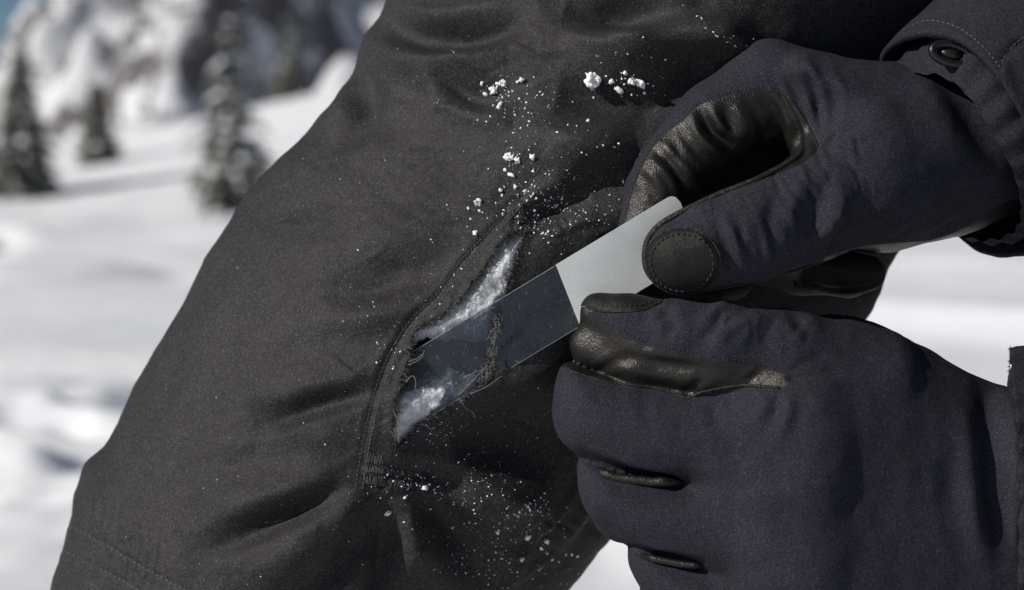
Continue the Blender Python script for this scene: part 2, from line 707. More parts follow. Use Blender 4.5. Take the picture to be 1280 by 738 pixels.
mr = nt.new('ShaderNodeMapRange')
mr.inputs['From Min'].default_value = 1.06
mr.inputs['From Max'].default_value = 1.11
nl.new(add2.outputs[0], mr.inputs['Value'])
rock = ramp_node(nt, nl, n2, [(0.3, (0.075, 0.074, 0.078)), (0.7, (0.24, 0.225, 0.22))])
nl.new(mixc(nt, nl, mr.outputs[0], rock, (0.78, 0.79, 0.81)), bs.inputs['Base Color'])
bs.inputs['Roughness'].default_value = 0.85
bs.inputs['Specular IOR Level'].default_value = 0.1
nl.new(bump_node(nt, nl, n2, 0.7, 3.0), bs.inputs['Normal'])
M_MOUNT = m

mu, mv = 330, 190
xs = np.linspace(-420, 420, mu)
yy = np.linspace(190, 900, mv)
XX, YY = np.meshgrid(xs, yy, indexing='ij')
p = np.stack([XX.ravel(), YY.ravel(), np.zeros(XX.size)], 1)


def mount_h(x, y):
    p = np.stack([x, y, np.zeros_like(x)], 1)
    rise = sstep(200, 640, y) * (66 + 0.16 * (x + 60)) + sstep(620, 900, y) * 30
    ridg = 1 - np.abs(fbm(p * np.array((0.0125, 0.0085, 1)) + 2.2, 4))
    z = -38 + rise + (ridg - 0.55) * 46 * sstep(190, 420, y) + 7 * fbm(p * 0.045 + 8, 4)
    z = z + 15 * (0.6 - np.abs(fbm(p * np.array((0.033, 0.014, 1)) + 31, 3))) * sstep(200, 320, y)
    z = z + 26 * np.exp(-((x + 62 - (y - 400) * 0.08) / 30) ** 2) * sstep(230, 420, y)
    u = x / y
    z = z - 34 * sstep(-0.246, -0.272, u) - 20 * sstep(-0.27, -0.34, u)
    return z


mz = mount_h(p[:, 0], p[:, 1])
mountain = link('mountain', np.stack([p[:, 0], p[:, 1], mz], 1), grid_faces(mu, mv), M_MOUNT, world=False)
tag(mountain, kind='structure')

# the far wood on the mountain foot: one mass of small conifers
MBF = MB()
base8 = [(math.cos(a), math.sin(a)) for a in np.linspace(0, 2 * math.pi, 6, endpoint=False)]
fx = rng.uniform(-230, 60, 2600)
fy = rng.uniform(215, 560, 2600)
den = fbm(np.stack([fx * 0.03, fy * 0.022, 0 * fx], 1), 3)
keep = den > 0.20
fz = mount_h(fx, fy)
for x, y, z in zip(fx[keep], fy[keep], fz[keep]):
    hgt = rng.uniform(2.2, 5.5)
    r = hgt * rng.uniform(0.16, 0.24)
    for k in range(3):
        zz = z - 0.3 + hgt * (0.08 + 0.27 * k)
        rr = r * (1 - 0.27 * k)
        a0 = rng.uniform(0, 6)
        V = [(x + rr * rng.uniform(0.7, 1.15) * math.cos(a0 + k6), y + rr * math.sin(a0 + k6), zz - rng.uniform(0, 0.25)) for k6 in np.linspace(0, 2 * math.pi, 6, endpoint=False)]
        V.append((x, y, zz + hgt * 0.45))
        MBF.add(V, [(i, (i + 1) % 6, 6) for i in range(6)])
tag(MBF.build('far_forest', M_FARTREE, world=False, smooth=False), 'far conifer wood scattered on the snowy mountain face', 'forest', kind='stuff')


# ------------------------------------------------------------------ conifers on the slope
def conifer(x, y, h, spread, seed, label, snow=0.5, dens=1.0, lean=0.0, group=None):
    r = random.Random(seed)
    z0 = float(ground_h(np.array([x]), np.array([y]))[0]) - 0.05
    root = bpy.data.objects.new('conifer_tree', None)
    COL.objects.link(root)
    root.location = (x, y, z0)
    tag(root, label, 'tree', group)
    tk = MB()
    zs = np.linspace(0, h * 0.98, 9)
    tk.tube(np.stack([lean * zs, 0.02 * np.sin(zs * 2), zs], 1), np.linspace(0.035 * h * 0.5, 0.008, 9), 8)
    tk.build('trunk', M_BARK, root, world=False)
    cr, sn = MB(), MB()
    nw = int(34 * dens)
    for w in range(nw):
        t = (w + r.random() * 0.7) / nw
        zc = h * (0.06 + 0.92 * t)
        L = spread * (1 - t) ** 0.85 * r.uniform(0.65, 1.15) + 0.05
        nb = max(4, int(9 * (1 - t) + 3))
        if r.random() < 0.14:
            L *= 0.45
        a0 = r.uniform(0, 6.28)
        for b in range(nb):
            if r.random() < 0.12:
                continue
            a = a0 + b * 2 * math.pi / nb + r.uniform(-0.25, 0.25)
            Lb = L * r.uniform(0.7, 1.1)
            ca, sa = math.cos(a), math.sin(a)
            droop = r.uniform(0.25, 0.5)
            # branch as a fan of needle blades on both sides and below
            nseg = max(3, int(Lb / 0.10))
            for s in range(nseg):
                u = (s + 0.6) / nseg
                rad = Lb * u
                zz = zc - droop * Lb * u * u + 0.05 * Lb
                c = np.array((lean * zc + ca * rad, sa * rad, zz))
                wid = 0.24 * (1.15 - u) * (0.6 + 0.5 * Lb) + 0.07
                for sd in (-1, 1):
                    side = np.array((-sa * sd, ca * sd, -0.25)) * wid * r.uniform(0.7, 1.2)
                    fwd = np.array((ca, sa, -0.35)) * wid * r.uniform(0.5, 0.9)
                    up = np.array((0, 0, 0.05 + 0.05 * r.random()))
                    V = [c - fwd * 0.6, c + side * 0.5 + up * 0.3, c + side + fwd, c + fwd * 0.7 - up * 0.4]
                    cr.add(V, [(0, 1, 2), (0, 2, 3)])
                if r.random() < snow * 0.30 and u > 0.25:
                    sr = wid * r.uniform(0.35, 0.6)
                    V, F = ico_blob(r, sr, sr * 0.8, sr * 0.45)
                    sn.add(V + c + np.array((0, 0, 0.035)), F)
                # hanging twig
                hang = np.array((ca * 0.03, sa * 0.03, -wid * r.uniform(0.6, 1.1)))
                cr.add([c - np.array((sa, -ca, 0)) * wid * 0.35, c + np.array((sa, -ca, 0)) * wid * 0.35, c + hang], [(0, 1, 2)])
            if r.random() < snow and Lb > 0.12:
                u = r.uniform(0.45, 0.85)
                c = np.array((lean * zc + ca * Lb * u, sa * Lb * u, zc - droop * Lb * u * u + 0.05 * Lb + 0.03))
                rx = r.uniform(0.06, 0.15) * (0.5 + 0.7 * Lb)
                V, F = ico_blob(r, rx, rx * 0.8, rx * 0.5)
                sn.add(V + c, F)
    cr.build('crown', M_NEEDLE, root, world=False, smooth=False)
    if sn.n:
        sn.build('snow_load', M_SNOW, root, world=False)['kind'] = 'stuff'
    return root


_ico = {}


def ico_base(sub):
    if sub not in _ico:
        bm = bmesh.new()
        bmesh.ops.create_icosphere(bm, subdivisions=sub, radius=1)
        V = np.array([v.co[:] for v in bm.verts])
        F = [tuple(v.index for v in f.verts) for f in bm.faces]
        bm.free()
        _ico[sub] = (V, F)
    return _ico[sub]


def ico_blob(r, a, b, c, sub=1, rough=0.25):
    V, F = ico_base(sub)
    o = np.array((r.uniform(0, 90), r.uniform(0, 90), r.uniform(0, 90)))
    n = fbm(V * 1.7 + o, 2)
    V = V * (1 + rough * n)[:, None] * np.array((a, b, c))
    ang = r.uniform(0, 6.28)
    ca, sa = math.cos(ang), math.sin(ang)
    return V @ np.array(((ca, sa, 0), (-sa, ca, 0), (0, 0, 1))), F


def ray_ground(px, y):
    """x of a pixel column at distance y"""
    return (px - 640) / FPX * y


conifer(ray_ground(28, 40), 40, 3.1, 1.0, 3, 'dark conifer at the left edge of the slope, largest of the clear ones', 0.6, 1.2)
conifer(ray_ground(124, 49), 49, 2.15, 0.72, 5, 'small narrow conifer standing alone second from the left edge', 0.4, 1.2)
conifer(ray_ground(288, 37), 37, 3.8, 1.15, 8, 'tall snow-laden conifer on the slope just left of the trouser leg', 1.0, 0.72)
conifer(ray_ground(362, 72), 72, 3.4, 1.1, 12, 'brownish conifer behind the slope crest right of the snow-laden tree', 0.5, 1.0)


# ------------------------------------------------------------------ the person
person = bpy.data.objects.new('person', None)
COL.objects.link(person)
person.location = ROOT
person['_rooted'] = 1
tag(person, 'person in black snow trousers and navy gloves holding a strip over a torn knee', 'person')

# ---- trouser leg: a tube of changing section round an axis running down to the left
EX = np.array((-0.6, 0.8))      # along the leg, px
NX = np.array((0.8, 0.6))       # across the leg, px
left = np.array([(700, -420), (610, -230), (560, -120), (505, -55), (484, -10), (473, 20), (452, 45), (441, 85), (426, 112), (402, 140), (380, 168), (352, 197),
                 (312, 240), (285, 280), (262, 312), (230, 372), (196, 437), (172, 480), (146, 535), (130, 560), (110, 579), (99, 610),
                 (89, 650), (80, 690), (70, 720), (64, 745), (52, 800), (30, 860)], float)
right = np.array([(1700, -380), (1400, -20), (1230, 180), (1118, 318), (1092, 395), (1010, 470), (900, 560), (762, 668), (708, 738), (655, 800), (560, 900), (420, 1060)], float)
LS, LT = left @ EX, left @ NX
RS, RT = right @ EX, right @ NX
DC = 6.9
s_row = np.concatenate([np.linspace(-1050, -720, 60, endpoint=False), np.arange(-720, 600, 2.3), np.linspace(602, 640, 8)])
NPHI_F, NPHI_B = 400, 60
# angle 0 = crest facing the camera; negative = left edge
phi = np.concatenate([np.linspace(-math.pi / 2 - 0.12, math.pi / 2 + 0.12, NPHI_F, endpoint=False),
                      np.linspace(math.pi / 2 + 0.12, 1.5 * math.pi - 0.12, NPHI_B, endpoint=False)])
tl = np.interp(s_row, LS, LT)
tr_ = np.interp(s_row, RS, RT)
ker = np.hanning(9)
ker /= ker.sum()
tl = np.convolve(np.pad(tl, 4, mode='edge'), ker, 'valid')
ker = np.hanning(61)
ker /= ker.sum()
tr_ = np.convolve(np.pad(tr_, 30, mode='edge'), ker, 'valid')
cc = (tl + tr_) / 2
ww = (tr_ - tl) / 2
dcs = DC + 0.0032 * np.clip(-s_row - 60, 0, None) - 0.0006 * np.clip(s_row, 0, None)
PEXP = 1.5
cs, sn = np.sin(phi), np.cos(phi)          # across, towards camera
rr = 1 / (np.abs(cs) ** PEXP + np.abs(sn) ** PEXP) ** (1 / PEXP)
tt = rr * cs
yy = -rr * sn
HALF = 6.9
Sg = s_row[:, None] + 0 * tt[None]
Tg = cc[:, None] + ww[:, None] * tt[None]
kc = (FOCUS + dcs) / FPX
PX = Sg[..., None] * EX + Tg[..., None] * NX
Xl = (PX[..., 0] - 640) * kc[:, None]
Zl = (369 - PX[..., 1]) * kc[:, None]
Yl = dcs[:, None] + HALF * (ww / 330)[:, None] ** 0.7 * yy[None]
V = np.stack([Xl, Yl, Zl], -1)
# lower leg runs straight down into the snow, out of frame
last = V[-1]
cen = last.mean(0)
ext = []
for k in range(1, 15):
    u = k / 14
    c = cen + np.array((-6.5 * math.sin(u * 1.4), 1.5 * u, -50 * u))
    ext.append(c + (last - cen) * np.array((1 - 0.25 * u, 1 - 0.15 * u, 1 - 0.7 * u)))
V = np.concatenate([V, np.array(ext)], 0)
nu, nv = V.shape[:2]
LV = V.reshape(-1, 3)
LQ = grid_faces(nu, nv, True)[:, ::-1]
LTt = tris(LQ)
N = vert_normals(LV, LTt)
if (N[:, 1][np.abs(LV[:, 0]) < 3] * (LV[:, 1][np.abs(LV[:, 0]) < 3] - DC)).mean() < 0:
    LQ = LQ[:, ::-1]
    LTt = tris(LQ)
    N = -N
wr = np.zeros(len(LV))
fine = (LV[:, 2] > -18)
q = LV[fine]
wr[fine] = 0.10 * fbm(q * 0.28 + 4, 2) + 0.035 * fbm(q * np.array((0.9, 0.6, 1.3)) + 11, 3)
# long soft wrinkles running across the leg
wa = q[:, 0] * 0.90 + q[:, 2] * 0.42
wb = q[:, 2] * 0.90 - q[:, 0] * 0.42
wn3 = np.stack([wa * 0.17, wb * 0.62 + 0.5 * vnoise(q * 0.3), q[:, 1] * 0.12], 1)
ridge = (1 - np.abs(fbm(wn3 + 21.0, 2))) ** 3
wmask = np.clip(0.55 + 0.9 * vnoise(q * 0.16 + 7.0), 0.1, 1.2)
wr[fine] += 0.045 * ridge * wmask
wn3 = np.stack([wa * 0.55, wb * 1.9 + 0.8 * vnoise(q * 0.7), q[:, 1] * 0.3], 1)
wr[fine] += 0.008 * (1 - np.abs(fbm(wn3 + 5.0, 2))) ** 3 * wmask
# broad folds and creases of the cloth: (polyline px, width px, depth cm; negative = ridge)
FOLDS = [
    ([(480, 35), (540, 48), (610, 40), (660, 22)], 16, 0.28),
    ([(470, 70), (560, 78), (640, 66)], 20, -0.14),
    ([(548, 70), (562, 98), (600, 118), (640, 116)], 15, 0.24),
    ([(700, 8), (790, 22), (860, 20), (900, 0)], 20, 0.40),
    ([(760, 60), (830, 30), (900, 45), (960, 85)], 24, -0.35),
    ([(690, 120), (760, 130), (830, 125), (900, 90)], 34, 0.5),
    ([(640, 160), (720, 185), (800, 180)], 40, -0.28),
    ([(700, 235), (770, 215), (830, 190)], 28, 0.3),
    ([(400, 375), (470, 350), (540, 330), (590, 300)], 26, 0.14),
    ([(410, 402), (480, 390), (520, 372)], 16, -0.09),
    ([(330, 530), (400, 505), (455, 490), (480, 478)], 11, 0.12),
    ([(300, 505), (380, 475), (460, 452)], 22, -0.12),
    ([(315, 560), (390, 545), (450, 535)], 20, -0.10),
    ([(250, 690), (330, 655), (400, 625), (450, 595)], 13, 0.15),
    ([(240, 650), (320, 620), (420, 588)], 24, -0.13),
    ([(290, 735), (370, 690), (440, 640), (462, 610)], 22, -0.16),
    ([(400, 745), (440, 690), (462, 625)], 14, 0.12),
    ([(500, 618), (520, 680), (525, 745)], 26, -0.16),
    ([(480, 618), (482, 680), (470, 745)], 16, 0.18),
    ([(530, 620), (590, 690), (610, 745)], 24, 0.22),
    ([(560, 560), (640, 545), (720, 530)], 34, 0.30),
    ([(560, 605), (640, 625), (700, 640)], 26, -0.22),
    ([(560, 500), (650, 470), (720, 440)], 26, -0.15),
    ([(440, 95), (428, 140), (395, 165)], 16, -0.14),
    ([(470, 95), (452, 150), (420, 180)], 14, 0.09),
    ([(300, 250), (340, 260), (420, 235)], 30, 0.06),
    ([(660, 665), (700, 630), (725, 600)], 10, -0.10),
    ([(690, 690), (730, 640), (760, 600)], 9, -0.10),
    ([(470, 590), (560, 600), (640, 640)], 12, 0.10),
    ([(650, 290), (690, 260), (740, 240)], 14, 0.20),
]
SEAM_A = [(676, 210), (655, 240), (622, 280), (575, 330), (545, 372), (520, 395), (498, 425), (478, 465), (462, 520), (452, 570), (446, 610)]
SEAM_B = [(735, 575), (712, 605), (690, 633), (668, 655), (650, 690), (632, 725), (618, 760)]
HEM_A = [(70, 650), (108, 668), (140, 686), (190, 715), (250, 748)]
HEM_B = [(66, 684), (100, 698), (150, 724), (190, 748)]
FOLDS = [(f[0], f[1], f[2] * 2.1) for f in FOLDS]
for k in range(70):                     # small sharp creases
    cx, cy = random.uniform(430, 900), random.uniform(20, 730)
    if poly_sd(np.array([(cx, cy)]), np.array([(640, 260), (480, 430), (470, 580), (640, 480), (700, 300)]))[0] < 20:
        continue
    a = random.gauss(-0.35, 0.5)
    L = random.uniform(14, 42)
    FOLDS.append(([(cx - L * math.cos(a), cy - L * math.sin(a)), (cx, cy + random.uniform(-4, 4)), (cx + L * math.cos(a), cy + L * math.sin(a))], random.uniform(3, 7), random.choice((1, 1, -1)) * random.uniform(0.015, 0.05)))
FOLDS += [(SEAM_A, 5.0, 0.09), (SEAM_B, 5.0, 0.16), (HEM_A, 3.0, 0.03), (HEM_B, 3.0, 0.03)]
# puckers gathered along the hem stitching
for k in range(11):
    x0 = 84 + k * 11
    y0 = 655 + k * 6.6
    FOLDS.append(([(x0 + 10, y0 - 48 - 10 * (k % 3)), (x0 + 3, y0 - 8), (x0 - 6, y0 + 34)], 3.6, 0.045 * (1 if k % 2 else 0.7)))
# the cloth crumples where the tear starts and ends
for k in range(26):
    a = random.uniform(0, 6.28)
    cx, cy = (668 + random.uniform(-30, 40), 275 + random.uniform(-28, 26)) if k < 18 else (505 + random.uniform(-30, 40), 592 + random.uniform(-14, 18))
    L = random.uniform(8, 18)
    FOLDS.append(([(cx - L * math.cos(a), cy - L * math.sin(a)), (cx, cy + random.uniform(-3, 3)), (cx + L * math.cos(a), cy + L * math.sin(a))], random.uniform(2.5, 4.5), random.uniform(0.03, 0.07)))
wr += creases(LV, N, FOLDS)
TEAR = np.array([(660, 288), (648, 290), (634, 300), (622, 312), (612, 326), (604, 340), (592, 355), (580, 370), (566, 383), (548, 398), (530, 408),
                 (518, 420), (513, 438), (510, 455), (506, 470), (499, 486), (495, 505), (493, 525), (491, 545), (491, 562),
                 (498, 560), (512, 545), (524, 532), (538, 526), (552, 516), (568, 506), (584, 494), (597, 482), (607, 462), (612, 440), (614, 422), (618, 405), (622, 390),
                 (630, 372), (636, 352), (642, 334), (648, 316), (655, 300)], float)
px = proj(LV)
front = (N[:, 1] < 0.1) & (LV[:, 1] < 6)
g = np.full(len(LV), 50.0)
mm = front & (px[:, 0] > 440) & (px[:, 0] < 720) & (px[:, 1] > 230) & (px[:, 1] < 620)
tq = px[mm]
jag = 2.6 * fbm(np.stack([tq[:, 0] * 0.13, tq[:, 1] * 0.13, 0 * tq[:, 0]], 1), 2) + 1.6 * vnoise(np.stack([tq[:, 0] * 0.5, tq[:, 1] * 0.5, 0 * tq[:, 0]], 1))
g[mm] = poly_sd(tq, TEAR) + jag
lip = np.exp(-(np.clip(g, 0, None) / 9) ** 2) * (g < 40)
leftlip = sstep(20, -20, px[:, 0] - np.interp(px[:, 1], [288, 560], [655, 480]))
wr += lip * (0.11 * leftlip + 0.05) + lip * 0.07 * vnoise(LV * 2.6)
LV = LV + N * wr[:, None]
ft = LTt[front[LTt].all(1) & (np.abs(LV[LTt[:, 0], 2]) < 14)]
LEG_FULL_BVH = bvh_of(*compact(LV, ft))
Vc, Tn, Tp, segs = cut(LV, LTt, g)
# give the torn edge the thickness of the cloth
Nc = vert_normals(Vc, Tp)
eids = sorted({i for s in segs for i in s})
emap = {i: len(Vc) + k for k, i in enumerate(eids)}
Vedge = Vc[eids] - Nc[eids] * 0.11
Vall = np.vstack([Vc, Vedge])
rim = []
for a, b in segs:
    rim += [(a, b, emap[b]), (a, emap[b], emap[a])]
Vt, Tt = compact(Vall, np.vstack([Tp, np.array(rim)]))
trousers = link('trousers', Vt, Tt, M_TROUSER, person)
trousers['label'] = 'black snow trouser leg torn open at the knee'
nf = vert_normals(Vt, Tt)[:, 1] < 0.2
LEG_BVH = bvh_of(*compact(Vt, Tt[nf[Tt].all(1) & (np.abs(Vt[Tt[:, 0], 2]) < 14)]))


def on(bvh, px, py, lift=0.0):
    """the surface point seen from the camera along that direction, and its normal"""
    o = Vector((0, -FOCUS, 0))
    d = Vector(P(px, py, 0.0)) - o
    hit = bvh.ray_cast(o, d.normalized())
    if hit[0] is None:
        hit = bvh.find_nearest(Vector(P(px, py, 0.0)))
    n = hit[1]
    if n.dot(d) > 0:
        n = -n
    return np.array(hit[0]) + np.array(n) * lift, np.array(n)


def stitches(mb, bvh, path, pitch=9.0, fill=0.62, r=0.022, lift=0.012, wob=0.6):
    c = catmull(path, 1.0)
    L = np.concatenate([[0], np.cumsum(np.linalg.norm(np.diff(c, axis=0), axis=1))])
    s = 0
    while s < L[-1] - pitch:
        a, b = s, s + pitch * fill
        pts = []
        for u in np.linspace(a, b, 4):
            x, y = np.interp(u, L, c[:, 0]), np.interp(u, L, c[:, 1])
            w = (u - a) / (b - a)
            p, n = on(bvh, x + random.uniform(-wob, wob) * 0.3, y, 0)
            pts.append(p + n * (lift * math.sin(math.pi * w) + lift * 0.2))
        mb.tube(pts, [r * 0.6, r, r, r * 0.6], 5)
        s += pitch


mb = MB()
stitches(mb, LEG_FULL_BVH, [(x + 7, y + 4) for x, y in SEAM_A], 5.5, 0.65, 0.02)
stitches(mb, LEG_FULL_BVH, [(x - 1, y - 1) for x, y in SEAM_A], 5.5, 0.65, 0.016)
stitches(mb, LEG_FULL_BVH, [(x - 7, y - 5) for x, y in SEAM_B], 6, 0.65, 0.014)
stitches(mb, LEG_FULL_BVH, HEM_A, 6.5, 0.7, 0.018)
stitches(mb, LEG_FULL_BVH, HEM_B, 6.5, 0.7, 0.018)
mb.build('stitching', M_THREAD_GREY, trousers)['kind'] = 'stuff'
# worn bar-tack: zigzags sewn over the end of the tear
mb = MB()
for row, (y0, amp, n, x0, x1) in enumerate([(573, 6, 9, 456, 478), (586, 3, 12, 453, 480), (600, 5, 10, 455, 482), (590, 4, 8, 484, 520), (604, 3, 9, 486, 515)]):
    xs_ = np.linspace(x0, x1, n * 3)
    pts = []
    for i, x in enumerate(xs_):
        yv = y0 + amp * (((i // 2) % 2) * 2 - 1) * 0.8 + random.uniform(-1.6, 1.6) + 0.1 * (x - x0)
        p, nn = on(LEG_FULL_BVH, x + random.uniform(-1, 1), yv, 0.012)
        pts.append(p)
    mb.tube(catmull(pts, 0.05), 0.014, 5)
mb.build('bar_tack', M_THREAD_GREY, trousers)

# lining seen through the tear
gx, gz = np.meshgrid(np.linspace(455, 700, 60), np.linspace(260, 590, 70), indexing='ij')
lv = []
for a, b in zip(gx.ravel(), gz.ravel()):
    p, n_ = on(LEG_FULL_BVH, a, b)
    lv.append(p + np.array((0, 0.75, 0)))
lv = np.array(lv)
lv[:, 1] += 0.08 * fbm(lv * 1.4, 2)
link('lining', lv, grid_faces(60, 70), M_LINING, trousers)

# white insulation wadding: two tufts under the shell
m, nt, nl, bs = new_mat('wadding')
v = coords(nt, nl)
n1 = noise_node(nt, nl, coords(nt, nl, (1, 1, 0.35)), 900, 4, 0.7)
n2 = noise_node(nt, nl, v, 170, 4, 0.6)
nl.new(ramp_node(nt, nl, n1, [(0.3, (0.44, 0.46, 0.48)), (0.65, (0.72, 0.73, 0.74))]), bs.inputs['Base Color'])
bs.inputs['Roughness'].default_value = 0.95
bs.inputs['Specular IOR Level'].default_value = 0.1
bs.inputs['Subsurface Weight'].default_value = 0.25
bs.inputs['Subsurface Radius'].default_value = (1, 1, 1)
bs.inputs['Subsurface Scale'].default_value = 0.003
b1 = bump_node(nt, nl, n2, 0.4, 0.0012)
nl.new(bump_node(nt, nl, n1, 0.7, 0.0005, b1), bs.inputs['Normal'])
M_WAD = m


def wadding(poly, edge, seed, top, rough=0.045):
    poly = closed_curve(poly, 4)
    lo, hi = poly.min(0) - 6, poly.max(0) + 6
    nx_, nz_ = int((hi[0] - lo[0]) / 1.2), int((hi[1] - lo[1]) / 1.2)
    gx, gz = np.meshgrid(np.linspace(lo[0], hi[0], nx_), np.linspace(lo[1], hi[1], nz_), indexing='ij')
    q = np.stack([gx.ravel(), gz.ravel()], 1)
    n3 = np.stack([q[:, 0] * 0.06, q[:, 1] * 0.06, 0 * q[:, 0] + seed], 1)
    sd = poly_sd(q, poly) + 4.5 * fbm(n3 * 1.1, 3)
    body = np.sqrt(np.clip(-sd / edge, 0, 1))
    lump = rough * (np.abs(fbm(n3 * 1.5 + 5, 2)) - 0.3) + 0.014 * fbm(n3 * 4 + 8, 3)
    hgt = body * (top + lump)
    V = []
    for (a, b), h_ in zip(q, hgt):
        V.append((a, b, h_))
    V = np.array(V)
    base = []
    step = 6
    cx = np.arange(lo[0], hi[0] + step, step)
    cz = np.arange(lo[1], hi[1] + step, step)
    D = np.array([[on(LEG_FULL_BVH, a, b)[0][1] for b in cz] for a in cx])
    ix = np.clip((q[:, 0] - lo[0]) / step, 0, len(cx) - 1.001)
    iz = np.clip((q[:, 1] - lo[1]) / step, 0, len(cz) - 1.001)
    i0, j0 = ix.astype(int), iz.astype(int)
    fx_, fz_ = ix - i0, iz - j0
    dep = D[i0, j0] * (1 - fx_) * (1 - fz_) + D[i0 + 1, j0] * fx_ * (1 - fz_) + D[i0, j0 + 1] * (1 - fx_) * fz_ + D[i0 + 1, j0 + 1] * fx_ * fz_
    d = dep + 0.60 - hgt
    k = (FOCUS + d) / FPX
    W = np.stack([(q[:, 0] - 640) * k, d, (369 - q[:, 1]) * k], 1)
    T = tris(grid_faces(nx_, nz_))
    T = T[(sd[T] < 2).any(1)]
    return compact(W, T)


w1 = wadding([(664, 282), (640, 288), (612, 310), (590, 345), (566, 375), (540, 394), (520, 404), (508, 420), (530, 424), (575, 421), (600, 424), (622, 420), (640, 390), (652, 350), (664, 310)], 26, 1.0, 0.50)
wad = link('insulation', *w1, M_WAD, trousers)
wad['label'] = 'white wadding bulging in the upper half of the tear'
w2 = wadding([(498, 490), (515, 482), (532, 474), (548, 470), (565, 466), (582, 470), (596, 478), (590, 500), (560, 522), (525, 545), (500, 570), (482, 575), (484, 530)], 20, 5.0, 0.42)
wad2 = link('insulation', *w2, M_WAD, trousers)
wad2['label'] = 'white wadding in the lower end of the tear under the clear film'
# loose wadding fibres standing off the tufts
mb = MB()
for W in (w1[0], w2[0]):
    for _ in range(1500):
        p = W[random.randrange(len(W))]
        if random.random() < 0.25:
            pass
        a = random.gauss(1.0, 0.7)
        d = np.array((math.cos(a), -0.35 * random.random(), math.sin(a))) * random.uniform(0.05, 0.16)
        mid_ = p + d * 0.5 + np.array((random.uniform(-1, 1), -0.6, random.uniform(-1, 1))) * 0.025
        mb.tube([p, mid_, p + d], [0.0032, 0.003, 0.0015], 3, False)
fb = mb.build('wadding_fibres', M_WAD, trousers)
fb['kind'] = 'stuff'

# frayed threads all round the torn edge
mb, mbl = MB(), MB()
TE = closed_curve(TEAR, 1.0)
for i in range(0, len(TE)):
    for rep in range(4):
        if random.random() < 0.3:
            continue
        x, y = TE[i] + np.array((random.uniform(-1.5, 1.5), random.uniform(-1.5, 1.5)))
        p, n = on(LEG_FULL_BVH, x, y, -0.02 + 0.05 * random.random())
        inn = TE[(i + 3) % len(TE)] - TE[i]
        nrm = np.array((inn[1], -inn[0])) / (np.linalg.norm(inn) + 1e-6)
        sgn = random.choice((1, 1, 1, -1))
        L = random.uniform(0.05, 0.20) * (1.8 if random.random() < 0.12 else 1)
        dv = np.array((nrm[0] * sgn, -random.uniform(-0.2, 0.9), -nrm[1] * sgn)) + np.array((random.gauss(0, 0.6), 0, random.gauss(0, 0.6)))
        dv = dv / np.linalg.norm(dv) * L
        cv = np.array((random.gauss(0, 1), random.gauss(0, 0.6), random.gauss(0, 1))) * L * 0.25
        (mbl if random.random() < 0.17 else mb).tube([p, p + dv * 0.5 + cv, p + dv], [0.007, 0.006, 0.003], 4, False)
fr = mb.build('frayed_threads', M_DARKFIBRE, trousers)
fr['kind'] = 'stuff'
# longer pale threads hanging at the lower corner and along the right edge
for i in range(150):
    u = random.random()
    y = 395 + 80 * u
    x = np.interp(y, [395, 430, 460, 480], [622, 616, 611, 600]) + random.gauss(0, 3.5)
    p, n = on(LEG_FULL_BVH, x, y, 0.03)
    a = random.gauss(1.3, 0.5)
    L = random.uniform(0.05, 0.2)
    d = np.array((math.cos(a), -0.2 * random.random(), math.sin(a) * random.choice((1, -1)))) * L
    p[1] -= 0.22
    mbl.tube([p, p + d * 0.5 + np.array((random.gauss(0, 0.02), 0, random.gauss(0, 0.02))), p + d], [0.007, 0.006, 0.003], 4, False)
for pts in ([(512, 452), (522, 448), (530, 441), (531, 437)], [(512, 456), (524, 450), (530, 444)], [(576, 497), (582, 508), (590, 513), (593, 520)], [(574, 494), (590, 478), (604, 462)],
            [(533, 530), (538, 535), (543, 533)], [(580, 472), (596, 465), (604, 462)], [(588, 492), (606, 484), (628, 470)], [(508, 478), (516, 470), (520, 476), (519, 486)],
            [(590, 318), (596, 312), (598, 309)], [(549, 401), (556, 404), (559, 406)], [(648, 287), (656, 284), (662, 289)], [(610, 336), (613, 343), (614, 347)], [(493, 512), (497, 528), (498, 552)]):
    q = []
    for x, y in catmull(np.array(pts, float), 2.0):
        p, n = on(LEG_FULL_BVH, x, y, 0.07)
        p[1] -= 0.12
        q.append(p)
    mbl.tube(q, 0.011, 5)
fr = mbl.build('pale_threads', M_FIBRE, trousers)
fr['kind'] = 'stuff'


# ------------------------------------------------------------------ gloves
def panels(V, T, masks):
    """cut a surface into named panels; masks = [(name, field)], what is left comes last"""
    out = []
    for name, fn in masks:
        g = fn(V, vert_normals(V, T))
        V, Tn, Tp, _ = cut(V, T, g)
        out.append((name, *compact(V, Tn)))
        T = Tp
        V, T = compact(V, T)
    out.append(('rest', V, T))
    return out


def region(poly, facing=0.35, ymax=99.0, ymin=-99.0):
    c = closed_curve(poly, 5)

    def fn(V, N):
        g = poly_sd(proj(V), c)
        g = np.maximum(g, (N[:, 1] - facing) * 30)
        g = np.maximum(g, (V[:, 1] - ymax) * 40)
        g = np.maximum(g, (ymin - V[:, 1]) * 40)
        return g
    return fn


def glove_surface(fld, folds, amp=0.03, freq=0.8, seed=0.0):
    V, Q = fld.mesh()
    T = tris(Q)
    V = smooth_verts(V, T, 11, 0.5)
    N = vert_normals(V, T)
    if ((V - V.mean(0)) * N).sum() < 0:
        T = T[:, ::-1]
        N = -N
    d = amp * fbm(V * freq + seed, 3) + 0.5 * amp * vnoise(V * 2.2 + seed) + 1.05 * creases(V, N, folds)
    V = V + N * d[:, None]
    V = smooth_verts(V, T, 2, 0.4)
    return V, T


